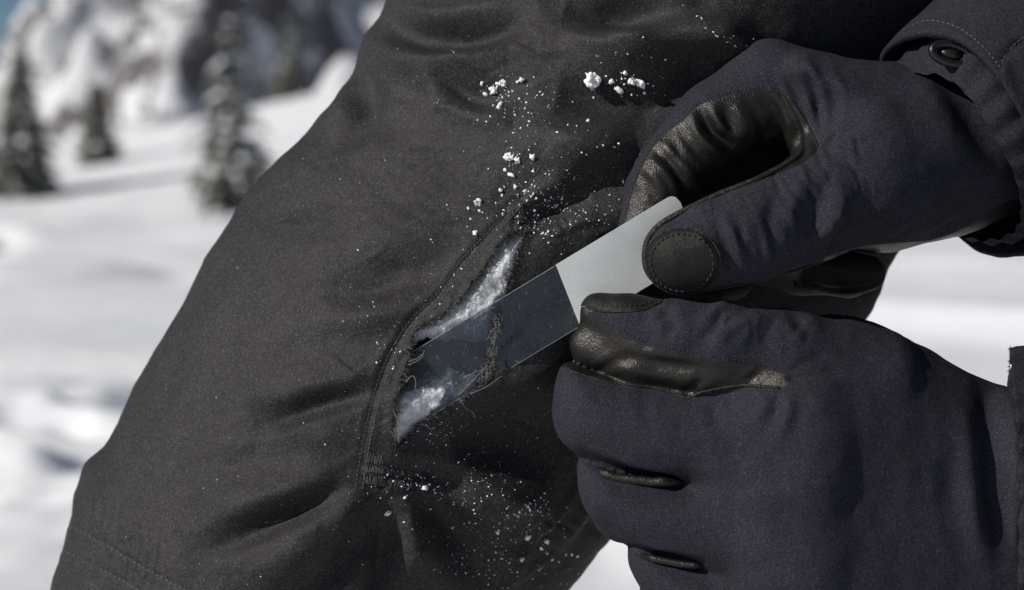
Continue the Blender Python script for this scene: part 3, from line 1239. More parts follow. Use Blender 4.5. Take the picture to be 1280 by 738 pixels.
def snap(bvh, pts, lift=0.0):
    """(px, py, depth guess) points laid onto the nearest surface"""
    out = []
    for p in pts:
        q = P(*p)
        loc, n, _, _ = bvh.find_nearest(Vector(q))
        out.append(np.array(loc) + np.array(n) * lift)
    return np.array(out)


def ray_path(bvh, path, step=3.0, lift=0.0):
    q = []
    prev = None
    for x, y in catmull(np.array(path, float), step):
        p, n = on(bvh, x, y, lift)
        if prev is not None and np.linalg.norm(p - prev) > 0.5:
            loc, n2, _, _ = bvh.find_nearest(Vector(P(x, y, prev[1])))
            p = np.array(loc) + np.array(n2) * lift
        prev = p
        q.append(p)
    q = np.array(q)
    for _ in range(2):
        q[1:-1] = 0.5 * q[1:-1] + 0.25 * (q[:-2] + q[2:])
    return q


# ---- upper glove: right hand, thumb towards the camera, first finger arched over
lo = P(740, 440, 0)
hi = P(1340, 20, 0)
fld = Field((lo[0], -4.6, lo[2]), (hi[0], 5.2, hi[2]), 0.078)
hand = fld.pillow([(985, 70), (1040, 76), (1110, 78), (1180, 88), (1240, 105), (1330, 120), (1330, 280), (1262, 272), (1225, 288), (1180, 300), (1130, 312), (1085, 316),
                   (1040, 300), (1010, 262), (1012, 200), (1000, 150), (965, 100)], 1.3, 2.7, 120, (0.22, 0.0))
index = fld.chain([(1010, 128, 0.8, 66), (962, 104, 0.9, 52), (896, 156, 1.0, 53), (834, 222, 0.95, 50), (812, 285, 0.75, 44)], 0.35)
thumb = fld.chain([(853, 320, -1.75, 49), (890, 305, -1.8, 52), (938, 291, -1.7, 59), (1012, 262, -1.2, 64), (1090, 215, 0.0, 92), (1180, 190, 1.5, 98)], 0.45)
web = fld.chain([(1030, 170, 0.6, 40), (1060, 190, 0.6, 60)], 0.3)
F = smin(hand, index, 0.35)
F = smin(F, web, 0.4)
F = smin(F, thumb, 0.55)
fld.F = F
R_FOLDS = [
    ([(962, 92), (980, 125), (992, 150)], 4, 0.07), ([(978, 80), (996, 120), (1008, 150), (1016, 176)], 5, 0.12), ([(1000, 76), (1018, 112), (1026, 150), (1024, 180)], 5, 0.12),
    ([(1020, 78), (1040, 115), (1042, 150), (1032, 180)], 7, 0.12), ([(990, 80), (1008, 118), (1018, 150)], 4, -0.06),
    ([(1028, 178), (1052, 168), (1080, 160)], 5, 0.09), ([(1028, 186), (1060, 182), (1090, 182)], 5, 0.07), ([(1030, 194), (1055, 202), (1075, 214)], 6, 0.08),
    ([(888, 268), (902, 300), (914, 330), (920, 352)], 8, 0.16), ([(905, 262), (918, 300), (930, 340)], 6, -0.08), ([(868, 268), (880, 285), (892, 310)], 5, 0.05),
    ([(958, 248), (962, 280), (972, 312), (978, 326)], 7, 0.13), ([(946, 262), (950, 300), (955, 335)], 6, 0.06), ([(985, 240), (990, 275), (1000, 305)], 9, -0.09),
    ([(1030, 215), (1024, 250), (1012, 285), (998, 318)], 14, 0.22), ([(1060, 235), (1045, 275), (1020, 312)], 10, -0.10), ([(1090, 245), (1062, 285), (1035, 310), (1000, 330)], 12, 0.18),
    ([(1130, 262), (1095, 290), (1055, 312)], 8, 0.10), ([(1180, 262), (1140, 288), (1080, 308)], 7, 0.10), ([(1225, 262), (1170, 292), (1110, 312)], 6, 0.10),
    ([(1170, 95), (1200, 125), (1225, 160), (1250, 215)], 22, 0.25), ([(1130, 90), (1170, 125), (1200, 165)], 20, -0.12), ([(1110, 130), (1150, 180), (1180, 240)], 30, 0.10),
    ([(874, 132), (884, 156), (898, 172), (922, 188)], 7, 0.24), ([(862, 150), (878, 178), (905, 196)], 8, -0.12), ([(812, 186), (836, 202), (852, 224), (862, 248)], 7, 0.17),
    ([(800, 205), (822, 226), (832, 256)], 6, -0.08), ([(955, 114), (972, 150), (976, 195)], 8, 0.16), ([(982, 124), (996, 160), (1000, 200)], 6, 0.14), ([(925, 125), (935, 160), (940, 195)], 12, -0.10),
    ([(905, 130), (912, 150), (914, 175)], 7, 0.10), ([(840, 175), (850, 195), (866, 210)], 5, 0.07),
]
for k in range(46):
    x0, y0 = random.uniform(880, 1090), 0
    y0 = np.interp(x0, [880, 960, 1020, 1090], [290, 270, 245, 215]) + random.gauss(0, 28)
    a = random.gauss(1.25, 0.25)
    L = random.uniform(8, 24)
    R_FOLDS.append(([(x0 - L * math.cos(a), y0 - L * math.sin(a)), (x0 + random.uniform(-2, 2), y0), (x0 + L * math.cos(a), y0 + L * math.sin(a))], random.uniform(2.6, 5), random.choice((1, 1, -1)) * random.uniform(0.015, 0.05)))
for k in range(26):
    a = random.uniform(-1.2, 1.0)
    L = random.uniform(16, 46)
    R_FOLDS.append(([(1027, 182), (1027 + 0.5 * L * math.cos(a), 182 + 0.5 * L * math.sin(a) - 2), (1027 + L * math.cos(a), 182 + L * math.sin(a))], random.uniform(2, 3.5), random.uniform(0.008, 0.02)))
RV, RT_ = glove_surface(fld, R_FOLDS, 0.03, 0.75, 3.0)
R_BVH = bvh_of(RV, RT_)
L_CAV = [(776, 300), (783, 270), (789, 245), (798, 222), (813, 190), (832, 168), (853, 152), (875, 132), (905, 121), (945, 113), (968, 113), (986, 124), (1000, 142), (1014, 164), (1023, 184),
         (1002, 205), (950, 226), (900, 244), (852, 263), (822, 281), (806, 305), (800, 330), (788, 330)]
L_HEEL = [(1030, 326), (1075, 309), (1120, 304), (1165, 300), (1205, 285), (1240, 262), (1268, 250), (1300, 262), (1300, 300), (1215, 318), (1130, 332)]
T_PATCH = [(853 + 45 * math.cos(a) * (1.03 if math.cos(a) > 0 else 1.0), 328 + 41 * math.sin(a)) for a in np.linspace(0, 2 * math.pi, 14, endpoint=False)]
parts = panels(RV, RT_, [('thumb_patch', region(T_PATCH, 0.2, -1.0)), ('palm_leather', region(L_CAV, 0.75)), ('heel_leather', region(L_HEEL, 0.9))])
pd = {n: (v, t) for n, v, t in parts}
gloveR = link('glove', *pd['rest'], M_GLOVE, person)
gloveR['label'] = 'upper navy glove, first finger arched, thumb patch towards us'
link('palm_leather', *pd['palm_leather'], M_LEATHER, gloveR)
link('heel_leather', *pd['heel_leather'], M_LEATHER, gloveR)
v, t = pd['thumb_patch']
nn = vert_normals(v, t)
edge = np.clip(-poly_sd(proj(v), closed_curve(T_PATCH, 4)) / 5, 0, 1)
v = v + nn * (0.05 * np.sqrt(edge))[:, None]
link('thumb_patch', v, t, M_PATCH, gloveR)
PB = bvh_of(v, t)
mb = MB()
# welt along the top seam of the thumb and round its tip
q = catmull(snap(R_BVH, [(816, 358, -2.0), (808, 345, -2.0), (804, 325, -2.0), (808, 302, -2.0), (822, 283, -2.1), (850, 269, -2.1), (900, 251, -2.1), (950, 233, -2.0), (1000, 210, -1.5), (1020, 190, -0.7), (1022, 176, -0.3)], 0.02), 0.08)
mb.tube(q, np.interp(np.arange(len(q)), [0, 6, len(q) - 8, len(q) - 1], [0.05, 0.115, 0.10, 0.05]), 10)
mb.build('thumb_welt', M_PIPING, gloveR)
mb = MB()
q = catmull(snap(R_BVH, [(816, 358, -2.0), (840, 370, -1.9), (880, 367, -1.9), (930, 355, -1.8), (975, 340, -1.5), (1020, 322, -1.1), (1060, 316, -0.6)], 0.01), 0.08)
mb.tube(q, 0.045, 8)
mb.build('seam_welt', M_PIPING, gloveR)
mb = MB()
ring = [(853 + 47 * math.cos(a), 328 + 43 * math.sin(a)) for a in np.linspace(0, 2 * math.pi, 60)]
q = ray_path(R_BVH, ring, 3, 0.012)
mb.tube(q, 0.035, 6)
mb.build('patch_edge', M_PIPING, gloveR)
mb = MB()
stitches(mb, PB, [(853 + 39 * math.cos(a), 328 + 35.5 * math.sin(a)) for a in np.linspace(0, 2 * math.pi, 40)], 7, 0.62, 0.028, 0.03)
stitches(mb, R_BVH, [(784, 262), (794, 226), (810, 190), (830, 165), (852, 149), (874, 129), (905, 118), (945, 110), (966, 110)], 5, 0.6, 0.015, 0.01)
stitches(mb, R_BVH, [(825, 291), (852, 276), (900, 257), (950, 239), (1000, 219)], 5, 0.6, 0.014, 0.01)
stitches(mb, R_BVH, [(830, 366), (880, 361), (930, 349), (975, 334)], 5, 0.6, 0.014, 0.01)
s_ = mb.build('stitching', M_THREAD, gloveR)
s_['kind'] = 'stuff'
mb = MB()
for path in ([(960, 112), (984, 121), (999, 140), (1012, 162), (1022, 182)],):
    mb.tube(ray_path(R_BVH, path, 3, 0.0), 0.04, 8)
mb.build('crotch_welt', M_PIPING, gloveR)

# folded fingers of the same hand, behind the thumb and under the hand
fld = Field((P(840, 0, 3)[0], -0.5, P(0, 400, 3)[2]), (P(1150, 0, 3)[0], 6.0, P(0, 100, 3)[2]), 0.085)
mid_f = fld.chain([(1040, 150, 3.4, 60), (930, 190, 3.3, 52), (900, 262, 2.9, 48), (914, 346, 1.9, 31)], 0.3)
ring_f = fld.chain([(1060, 200, 4.2, 56), (960, 240, 4.4, 50), (930, 310, 3.6, 44)], 0.3)
fld.F = smin(mid_f, ring_f, 0.12)
v, q4 = fld.mesh()
t = tris(q4)
v = smooth_verts(v, t, 3)
nn = vert_normals(v, t)
v = v + nn * (0.04 * fbm(v * 1.1 + 4, 3))[:, None]
if ((v - v.mean(0)) * nn).sum() < 0:
    t = t[:, ::-1]
o = link('folded_finger', v, t, M_PATCH, gloveR)
o['label'] = 'leather-faced folded fingers seen through the gap above the thumb'
fld = Field((P(870, 0, 3)[0], -0.2, P(0, 400, 3)[2]), (P(1130, 0, 3)[0], 5.0, P(0, 290, 3)[2]), 0.07)
fld.F = fld.chain([(940, 318, 2.2, 36), (1000, 336, 1.75, 33), (1060, 343, 1.5, 28), (1084, 342, 1.5, 23)], 0.2)
v, q4 = fld.mesh()
t = tris(q4)
v = smooth_verts(v, t, 3)
nn = vert_normals(v, t)
if ((v - v.mean(0)) * nn).sum() < 0:
    t = t[:, ::-1]
    nn = -nn
v = v + nn * (0.02 * fbm(v * 1.1 + 4, 3) + creases(v, nn, [([(1010, 352), (1040, 362), (1085, 358), (1104, 345)], 3, 0.05), ([(1000, 335), (1040, 345), (1075, 348)], 5, 0.05)]))[:, None]
o = link('little_finger', v, t, M_PATCH, gloveR)
o['label'] = 'black leather fingertip poking out under the hand'
LB = bvh_of(v, t)
mb = MB()
mb.tube(ray_path(LB, [(1008, 356), (1012, 348), (1022, 352), (1045, 357), (1075, 356), (1096, 348)], 2, 0.0), 0.02, 6)
mb.build('fingertip_seam', M_PIPING, gloveR)

# ---- lower glove: left hand, back towards the camera, thumb on top
lo = P(660, 930, 0)
hi = P(1400, 340, 0)
fld = Field((lo[0], -4.8, lo[2]), (hi[0], 3.6, hi[2]), 0.085)
back = fld.pillow([(960, 405), (1000, 396), (1045, 392), (1092, 402), (1150, 430), (1200, 458), (1232, 472), (1290, 490), (1390, 500), (1390, 880), (1200, 900), (1000, 900), (930, 860), (905, 700), (905, 520), (920, 450)],
                  -0.7, 2.55, 120, (0.16, 0.05))
f1 = fld.pillow([(709, 452), (695, 478), (691, 508), (694, 538), (705, 558), (726, 573), (780, 593), (856, 604), (900, 640), (1040, 640), (1040, 470), (960, 474), (880, 484), (800, 474), (745, 464)], -1.5, 1.5, 60, (-0.20, 0.12))
f2 = fld.pillow([(724, 574), (720, 592), (724, 620), (735, 645), (760, 664), (800, 687), (885, 712), (930, 740), (1040, 740), (1040, 560), (900, 560), (856, 596), (800, 589), (750, 577)], -1.45, 1.5, 60, (-0.20, 0.12))
f3 = fld.pillow([(788, 688), (785, 702), (793, 725), (812, 752), (850, 785), (900, 805), (1040, 810), (1040, 670), (930, 680), (890, 700), (840, 692), (805, 684)], -1.25, 1.5, 58, (-0.20, 0.12))
f4 = fld.chain([(1060, 840, -0.5, 70), (960, 850, -0.9, 58), (895, 850, -0.8, 54)], 0.3)
cur1 = fld.chain([(754, 515, -0.2, 52), (764, 520, 0.7, 50), (860, 530, 1.2, 46)], 0.3)
cur2 = fld.chain([(790, 626, -0.2, 54), (800, 630, 0.7, 50), (880, 630, 1.2, 46)], 0.3)
cur3 = fld.chain([(854, 748, -0.1, 56), (864, 745, 0.7, 50), (930, 740, 1.2, 46)], 0.3)
th = fld.chain([(749, 391, -1.0, 25), (790, 404, -1.35, 33), (850, 418, -1.75, 42), (910, 428, -1.95, 48), (985, 447, -1.7, 58), (1080, 490, -1.1, 85)], 0.35)
gus = fld.chain([(738, 432, -0.7, 27), (800, 448, -1.35, 32), (880, 460, -1.75, 34), (960, 470, -1.9, 36)], 0.25)
F = smin(f1, f2, 0.16)
F = smin(F, f3, 0.16)
F = smin(F, f4, 0.2)
F = smin(F, smin(smin(cur1, cur2, 0.15), cur3, 0.15), 0.1)
F = smin(F, back, 0.8)
F = smin(F, smin(gus, th, 0.35), 0.12)
fld.F = F
L_FOLDS = [
    ([(850, 600), (900, 607), (970, 612)], 13, 0.06), ([(885, 706), (930, 712), (1000, 714)], 13, 0.06), ([(905, 500), (925, 530), (930, 570)], 14, -0.05), ([(930, 610), (950, 640), (950, 680)], 16, -0.05),
    ([(718, 566), (760, 582), (805, 596), (856, 600)], 6.5, 0.20), ([(782, 684), (820, 694), (860, 702), (888, 706)], 5.5, 0.18),
    ([(945, 378), (915, 392), (890, 412), (872, 436)], 9, 0.16), ([(985, 386), (1000, 400), (1012, 416)], 9, 0.12), ([(960, 392), (940, 410), (930, 440)], 10, -0.08),
    ([(820, 378), (836, 396), (838, 420)], 8, 0.07), ([(985, 468), (1010, 452), (1040, 444)], 5, 0.03), ([(985, 474), (1015, 470), (1045, 468)], 5, 0.03),
    ([(975, 490), (968, 515), (955, 540)], 9, 0.14), ([(985, 488), (985, 520), (975, 548)], 8, -0.07),
    ([(1228, 470), (1236, 540), (1243, 620), (1246, 700)], 15, 0.26), ([(1262, 480), (1268, 560), (1268, 640)], 14, -0.25), ([(1205, 600), (1212, 650), (1235, 720)], 16, -0.18),
    ([(1180, 560), (1200, 640), (1225, 720)], 14, 0.12), ([(1252, 520), (1258, 600), (1262, 690)], 5, 0.10), ([(1282, 500), (1284, 600), (1280, 700)], 6, 0.15),
    ([(900, 560), (960, 570), (1010, 580)], 40, 0.10), ([(1000, 520), (1080, 540), (1160, 530)], 60, -0.08), ([(1000, 640), (1080, 640), (1150, 650)], 50, 0.06),
    ([(740, 470), (770, 452), (800, 450)], 6, 0.10), ([(760, 440), (820, 455), (900, 462)], 7, 0.12), ([(855, 495), (868, 482), (880, 470)], 5, 0.10), ([(930, 480), (945, 470), (955, 460)], 5, 0.09),
    ([(800, 500), (808, 515), (812, 540)], 7, 0.04), ([(890, 500), (894, 520), (896, 540)], 8, 0.05),
]
for k in range(34):
    x0 = random.uniform(800, 1020)
    y0 = np.interp(x0, [800, 900, 1020], [400, 410, 420]) + random.gauss(0, 14)
    a = random.gauss(2.1, 0.3)
    L = random.uniform(8, 22)
    L_FOLDS.append(([(x0 - L * math.cos(a), y0 - L * math.sin(a)), (x0 + random.uniform(-2, 2), y0), (x0 + L * math.cos(a), y0 + L * math.sin(a))], random.uniform(3, 6), random.choice((1, 1, -1)) * random.uniform(0.015, 0.05)))
for k in range(24):
    a = random.uniform(-1.0, 1.3)
    L = random.uniform(14, 42)
    L_FOLDS.append(([(986, 473), (986 + 0.5 * L * math.cos(a), 473 + 0.5 * L * math.sin(a) - 2), (986 + L * math.cos(a), 473 + L * math.sin(a))], random.uniform(2, 3.5), random.uniform(0.008, 0.02)))
LVv, LTv = glove_surface(fld, L_FOLDS, 0.035, 0.7, 8.0)
L_BVH = bvh_of(LVv, LTv)
LL = [(715, 385), (728, 383), (738, 386), (752, 402), (800, 430), (860, 445), (930, 457), (984, 470), (976, 485), (930, 481), (882, 488), (859, 497), (820, 484), (762, 477), (718, 464), (698, 454), (705, 436), (716, 410)]
LTIP = [(716, 380), (726, 362), (790, 360), (828, 376), (800, 387), (757, 389), (736, 383), (724, 384)]
SL1 = [(714, 560), (735, 566), (770, 580), (815, 588), (852, 592), (858, 599), (850, 606), (810, 605), (770, 600), (738, 590), (718, 572)]
SL2 = [(780, 678), (810, 686), (850, 695), (884, 699), (890, 705), (882, 710), (850, 708), (810, 702), (786, 692)]
parts = panels(LVv, LTv, [('thumb_tip', region(LTIP, 0.9)), ('palm_leather', region(LL, 0.8))])
pd = {n: (v, t) for n, v, t in parts}
gloveL = link('glove', *pd['rest'], M_GLOVE, person)
gloveL['label'] = 'lower navy glove closed in a fist, back of the hand towards us'
v, t = pd['thumb_tip']
v = v + vert_normals(v, t) * 0.03
link('thumb_patch', v, t, M_PATCH, gloveL)
link('palm_leather', *pd['palm_leather'], M_LEATHER, gloveL)
for path, rad, dd in (([(728, 580), (742, 587), (770, 597), (812, 602), (856, 603)], 0.16, -2.70), ([(792, 692), (815, 698), (850, 705), (888, 708)], 0.12, -2.42)):
    mb = MB()
    c_ = catmull(np.array(path, float), 2.0)
    dep_ = 0.40 + 0.005 * (870 - c_[:, 0]) + np.interp(np.linspace(0, 1, len(c_)), [0, 0.25, 0.8, 1], [dd + 1.2, dd + 0.10, dd, dd + 0.4])
    q = np.array([P(x, y, d_) for (x, y), d_ in zip(c_, dep_)])
    q[:, 2] += 0.012 * vnoise(q * 4)
    mb.tube(q, rad * np.interp(np.linspace(0, 1, len(q)), [0, 0.1, 0.9, 1], [0.7, 1, 0.9, 0.5]), 12)
    mb.build('finger_gusset', M_LEATHER, gloveL)
mb = MB()
mb.tube(ray_path(L_BVH, [(727, 376), (736, 386), (751, 402), (800, 430), (860, 445), (930, 457), (982, 469)], 3, 0.0), 0.05, 8)
mb.build('thumb_welt', M_PIPING, gloveL)
mb = MB()
mb.tube(ray_path(L_BVH, [(706, 458), (720, 466), (762, 478), (820, 485), (845, 492), (859, 498), (882, 489), (930, 482), (974, 485)], 3, 0.0), 0.05, 8)
mb.build('finger_welt', M_PIPING, gloveL)
mb = MB()
mb.tube(ray_path(L_BVH, [(735, 385), (757, 390), (800, 388), (828, 378)], 2, 0.02), 0.03, 6)
mb.build('patch_edge', M_PIPING, gloveL)
mb = MB()
stitches(mb, L_BVH, [(742, 388), (756, 402), (803, 425), (862, 440), (932, 452), (975, 462)], 5, 0.6, 0.016, 0.012)
stitches(mb, L_BVH, [(712, 466), (762, 483), (820, 490), (855, 502), (884, 494), (930, 487), (970, 490)], 5, 0.6, 0.010, 0.006)
stitches(mb, L_BVH, [(740, 379), (760, 384), (800, 382), (822, 376)], 6, 0.6, 0.02, 0.05)
stitches(mb, L_BVH, [(700, 475), (697, 510), (702, 545)], 4, 0.6, 0.012, 0.01)
s_ = mb.build('stitching', M_THREAD, gloveL)
s_['kind'] = 'stuff'


# ------------------------------------------------------------------ sleeves
def sleeve(name, rim, vec, length, thick=0.22, rows=40, seed=0.0, folds=(), label=None, pucker=0.0):
    loop = closed_curve(np.array([P(*p) for p in rim]), 0.12)
    n = len(loop)
    cen = loop.mean(0)
    vec = np.array(vec, float)
    vec /= np.linalg.norm(vec)
    s = np.concatenate([[0.0], np.linspace(0.12, length, rows) ** 1.0])
    R = []
    inner = []
    for k in (3, 2, 1):                                 # turned-in hem
        inner.append(cen + (loop - cen) * (1 - thick / 4.5) + vec * (0.5 * k))
    R += inner
    R.append(cen + (loop - cen) * (1 - thick / 7) + vec * -0.02)
    for u in s:
        grow = 1 + 0.10 * min(u, 6) / 6
        R.append(cen + vec * (u + 0.05) + (loop - cen) * grow)
    V = np.array(R).reshape(-1, 3)
    F = grid_faces(len(R), n, True)
    T = tris(F)
    N = vert_normals(V, T)
    if (((V - cen) - np.outer((V - cen) @ vec, vec)) * N)[n * 6:].sum() < 0:
        T = T[:, ::-1]
        N = -N
    d = 0.09 * fbm(V * 0.5 + seed, 3) + 0.02 * fbm(V * 1.7 + seed, 2)
    d[:n * 3] *= 0.2
    ang_ = np.tile(np.arange(n) * (2 * math.pi / n), len(R))
    near = np.exp(-(((V - cen) @ vec) / 2.2) ** 2)
    d += pucker * near * np.sin(ang_ * 34 + 2.5 * vnoise(V * 0.8))
    d += creases(V, N, folds)
    V = V + N * d[:, None]
    o = link(name, V, T, M_SLEEVE, person)
    if label:
        o['label'] = label
    return o, bvh_of(V, T)


rimR = [(1099, 74, 1.6), (1112, 54, 0.6), (1140, 42, -0.6), (1180, 42, -1.7), (1215, 60, -2.5), (1245, 92, -3.0), (1272, 135, -3.1), (1305, 195, -2.6), (1322, 260, -1.2), (1312, 305, 0.6), (1270, 322, 2.4),
        (1215, 312, 3.8), (1165, 260, 4.6), (1125, 170, 4.4), (1105, 110, 3.0)]
slR, SR = sleeve('jacket_sleeve', rimR, (0.76, 0.18, 0.62), 26, 0.3, 60, 2.0,
                 [([(1250, 88), (1262, 62), (1284, 45)], 4, 0.16), ([(1120, 38), (1180, 30), (1230, 60), (1262, 100)], 3, 0.03)], 'navy jacket sleeve ending over the upper glove')
mb = MB()
stitches(mb, SR, [(1128, 38), (1160, 26), (1200, 36), (1230, 60), (1250, 84), (1268, 108)], 6.5, 0.6, 0.02, 0.012)
stitches(mb, SR, [(1252, 78), (1266, 58), (1286, 42)], 6.5, 0.6, 0.02, 0.012)
s_ = mb.build('stitching', M_THREAD_GREY, slR)
s_['kind'] = 'stuff'
# cuff strap laid over the sleeve
mb = MB()
top = [(1248, 92), (1256, 76), (1270, 62), (1290, 52), (1330, 40)]
bot = [(1252, 104), (1268, 128), (1290, 160), (1320, 200), (1350, 240)]
A = np.array([on(SR, x, y, 0.10)[0] for x, y in catmull(np.array(top, float), 4)])
B = np.array([on(SR, x, y, 0.10)[0] for x, y in catmull(np.array(bot, float), 4)])
n = 24
ta = np.linspace(0, len(A) - 1, n)
tb = np.linspace(0, len(B) - 1, n)
A = np.stack([np.interp(ta, np.arange(len(A)), A[:, k]) for k in range(3)], 1)
B = np.stack([np.interp(tb, np.arange(len(B)), B[:, k]) for k in range(3)], 1)
rows = []
for w in np.linspace(0, 1, 20):
    L_ = A * (1 - w) + B * w
    L_ = L_ + np.array((0, -0.12 * math.sin(math.pi * w) ** 0.5 - 0.05, 0))
    rows.append(L_)
front_ = np.array(rows)
back_ = front_ + np.array((0, 0.12, 0))
V = np.concatenate([front_, back_[::-1]], 0).reshape(-1, 3)
T = tris(grid_faces(40, n))
T2 = [((39 * n + j), (39 * n + j + 1), j + 1) for j in range(n - 1)] + [((39 * n + j), j + 1, j) for j in range(n - 1)]
link('cuff_strap', V, np.vstack([T, np.array(T2)]), M_SLEEVE, slR)
# inner gauntlet of the glove, gathered, inside the sleeve
mb = MB()
loop = closed_curve(np.array([P(*p) for p in rimR]), 0.15)
cen = loop.mean(0)
gaunt = []
for k, (sc, u) in enumerate([(0.74, -0.55), (0.83, -0.25), (0.86, 0.2), (0.86, 1.2), (0.85, 3.0)]):
    ring_ = cen + (loop - cen) * sc + np.array((0.76, 0.18, 0.62)) * u
    gaunt.append(ring_)
V = np.array(gaunt)
rip = 0.06 * np.sin(np.arange(V.shape[1]) * 0.9)[None, :, None] * (V - cen) / 3.2
V = (V + rip).reshape(-1, 3)
link('gauntlet', V, grid_faces(5, len(loop), True), M_SLEEVE, gloveR)
# cord lock under the cuff
bx = []
mb = MB()
c0 = P(1190, 68, -1.7)
th_ = np.linspace(0, 2 * math.pi, 28, endpoint=False)
ringp = np.stack([c0[0] + 0.62 * np.cos(th_) * 0.95 + 0.14 * np.sin(th_), c0[1] + 0.05 * np.sin(th_), c0[2] - 0.18 * np.cos(th_) + 0.27 * np.sin(th_)], 1)
ringp = np.vstack([ringp, ringp[:2]])
mb.tube(ringp, 0.13, 10, False)
mb.tube([c0 + np.array((-0.42, 0.16, 0.10)), c0 + np.array((0, 0.10, 0.0)), c0 + np.array((0.42, 0.16, -0.12))], [0.14, 0.2, 0.14], 10)
lk = mb.build('cord_lock', M_PLASTIC, slR)

rimL = [(1264, 440, -1.2), (1262, 470, -2.2), (1268, 520, -3.0), (1274, 600, -3.4), (1276, 690, -3.3), (1272, 780, -2.6), (1268, 850, -1.0), (1270, 860, 0.8), (1275, 800, 2.2), (1280, 680, 3.0), (1278, 560, 2.6), (1270, 470, 1.0), (1265, 440, -0.2)]
slL, SL = sleeve('jacket_sleeve', rimL, (0.97, 0.1, 0.12), 26, 0.35, 60, 6.0, (), 'navy jacket sleeve hem at the right edge behind the lower glove', 0.07)
mb = MB()
LP_ = closed_curve(np.array([P(*p) for p in rimL]), 0.05)
for p in LP_:
    for _ in range(2):
        d = np.array((-abs(random.gauss(0, 0.04)), random.gauss(0, 0.03), random.gauss(0, 0.04)))
        mb.tube([p, p + d * 0.6 + np.array((0, 0, 0.01)), p + d], [0.012, 0.010, 0.006], 4, False)
fz_ = mb.build('frayed_hem', M_DARKFIBRE, slL)
fz_['kind'] = 'stuff'


# ------------------------------------------------------------------ the repair strip in the gloves
strip = bpy.data.objects.new('repair_strip', None)
COL.objects.link(strip)
sp0 = to_world(np.array([P(620, 430, -0.2)]))[0]
strip.location = sp0
tag(strip, 'flat strip held between the gloves, pale grey backing above a smoky clear film', 'strip')
DIRS = np.array((-0.857, 0.516))
ACR = np.array((30.0, 76.0))
ORG = np.array((695.0, 332.0))


_sd = {}
for w in (0.0, 1.0):
    c = ORG + DIRS * 78 + ACR * w
    a_ = on(LEG_FULL_BVH, c[0], c[1])[0][1] - 0.10
    c = ORG + DIRS * 241 + ACR * w
    b_ = on(LEG_FULL_BVH, c[0], c[1])[0][1] + 0.24
    _sd[w] = (a_, b_)
PA = 0.5 * (_sd[0.0][0] + _sd[1.0][0])


def strip_depth(t, w):
    """t: px along from the backing edge (positive = towards the tear)"""
    a_ = _sd[0.0][0] * (1 - w) + _sd[1.0][0] * w
    b_ = _sd[0.0][1] * (1 - w) + _sd[1.0][1] * w
    d = a_ + (b_ - a_) * (t - 78) / 163.0
    d = np.where(t < 78, d + 0.0 * t, d)
    d = -smin(-np.asarray(d, float), 0.56 - 0.0022 * np.asarray(t, float), 0.25)
    return d + 0.05 * np.sin(t * 0.024 + 0.8) - 0.05 * (2 * w - 1) ** 2 + 0.012 * math.sin(t * 0.11 + 3 * w) * math.sin(4 * w + t * 0.05)


def strip_mesh(t0, t1, w0, w1, off, thick, rad, name, mat, nt_=60, nw_=22):
    tt_ = np.linspace(t0, t1, nt_)
    V = []
    for side in (0, 1):
        for t in tt_:
            # rounded far corners
            ins = 0.0
            if rad and t < t0 + rad:
                ins = rad - math.sqrt(max(0, rad ** 2 - (rad - (t - t0)) ** 2))
            for w in np.linspace(w0 + ins / 82, w1 - ins / 82, nw_):
                q = ORG + DIRS * t + ACR * w
                V.append(P(q[0], q[1], strip_depth(t, w) + off + side * thick))
    V = np.array(V)
    f = grid_faces(nt_, nw_)
    b = f[:, ::-1] + nt_ * nw_
    F = f.tolist() + b.tolist()
    N_ = nt_ * nw_
    for i in range(nt_ - 1):
        for j in (0, nw_ - 1):
            a, c = i * nw_ + j, (i + 1) * nw_ + j
            F.append((a, c, c + N_, a + N_) if j else (c, a, a + N_, c + N_))
    for j in range(nw_ - 1):
        for i in (0, nt_ - 1):
            a, c = i * nw_ + j, i * nw_ + j + 1
            F.append((c, a, a + N_, c + N_) if i else (a, c, c + N_, a + N_))
    W = to_world(V) - sp0
    me = bpy.data.meshes.new(name)
    me.from_pydata(W.tolist(), [], F)
    me.update()
    me.materials.append(mat)
    o = bpy.data.objects.new(name, me)
    COL.objects.link(o)
    o.parent = strip
    bm = bmesh.new()
    bm.from_mesh(me)
    bmesh.ops.recalc_face_normals(bm, faces=bm.faces)
    bm.to_mesh(me)
    bm.free()
    return o


m, nt, nl, bs = new_mat('smoky_film')
v = coords(nt, nl)
tr = nt.new('ShaderNodeBsdfTransparent')
tr.inputs[0].default_value = (0.80, 0.83, 0.87, 1)
gl = nt.new('ShaderNodeBsdfPrincipled')
n1 = noise_node(nt, nl, v, 70, 2, 0.5)
n2 = noise_node(nt, nl, v, 1300, 1, 0.5)
dust = ramp_node(nt, nl, n2, [(0.69, (0.050, 0.060, 0.076)), (0.73, (0.32, 0.33, 0.35))])
nl.new(dust, gl.inputs['Base Color'])
gl.inputs['Roughness'].default_value = 0.22
gl.inputs['Specular IOR Level'].default_value = 0.5
mx = nt.new('ShaderNodeMixShader')
fac = ramp_node(nt, nl, n1, [(0.3, (0.24,) * 3), (0.7, (0.38,) * 3)])
nl.new(fac, mx.inputs[0])
nl.new(tr.outputs[0], mx.inputs[1])
nl.new(gl.outputs[0], mx.inputs[2])
nl.new(mx.outputs[0], nt['Material Output'].inputs[0])
nt.remove(bs)
M_FILM = m
m, nt, nl, bs = new_mat('backing_paper')
v = coords(nt, nl)
n1 = noise_node(nt, nl, v, 1400, 3, 0.7)
n2 = noise_node(nt, nl, v, 45, 4, 0.6)
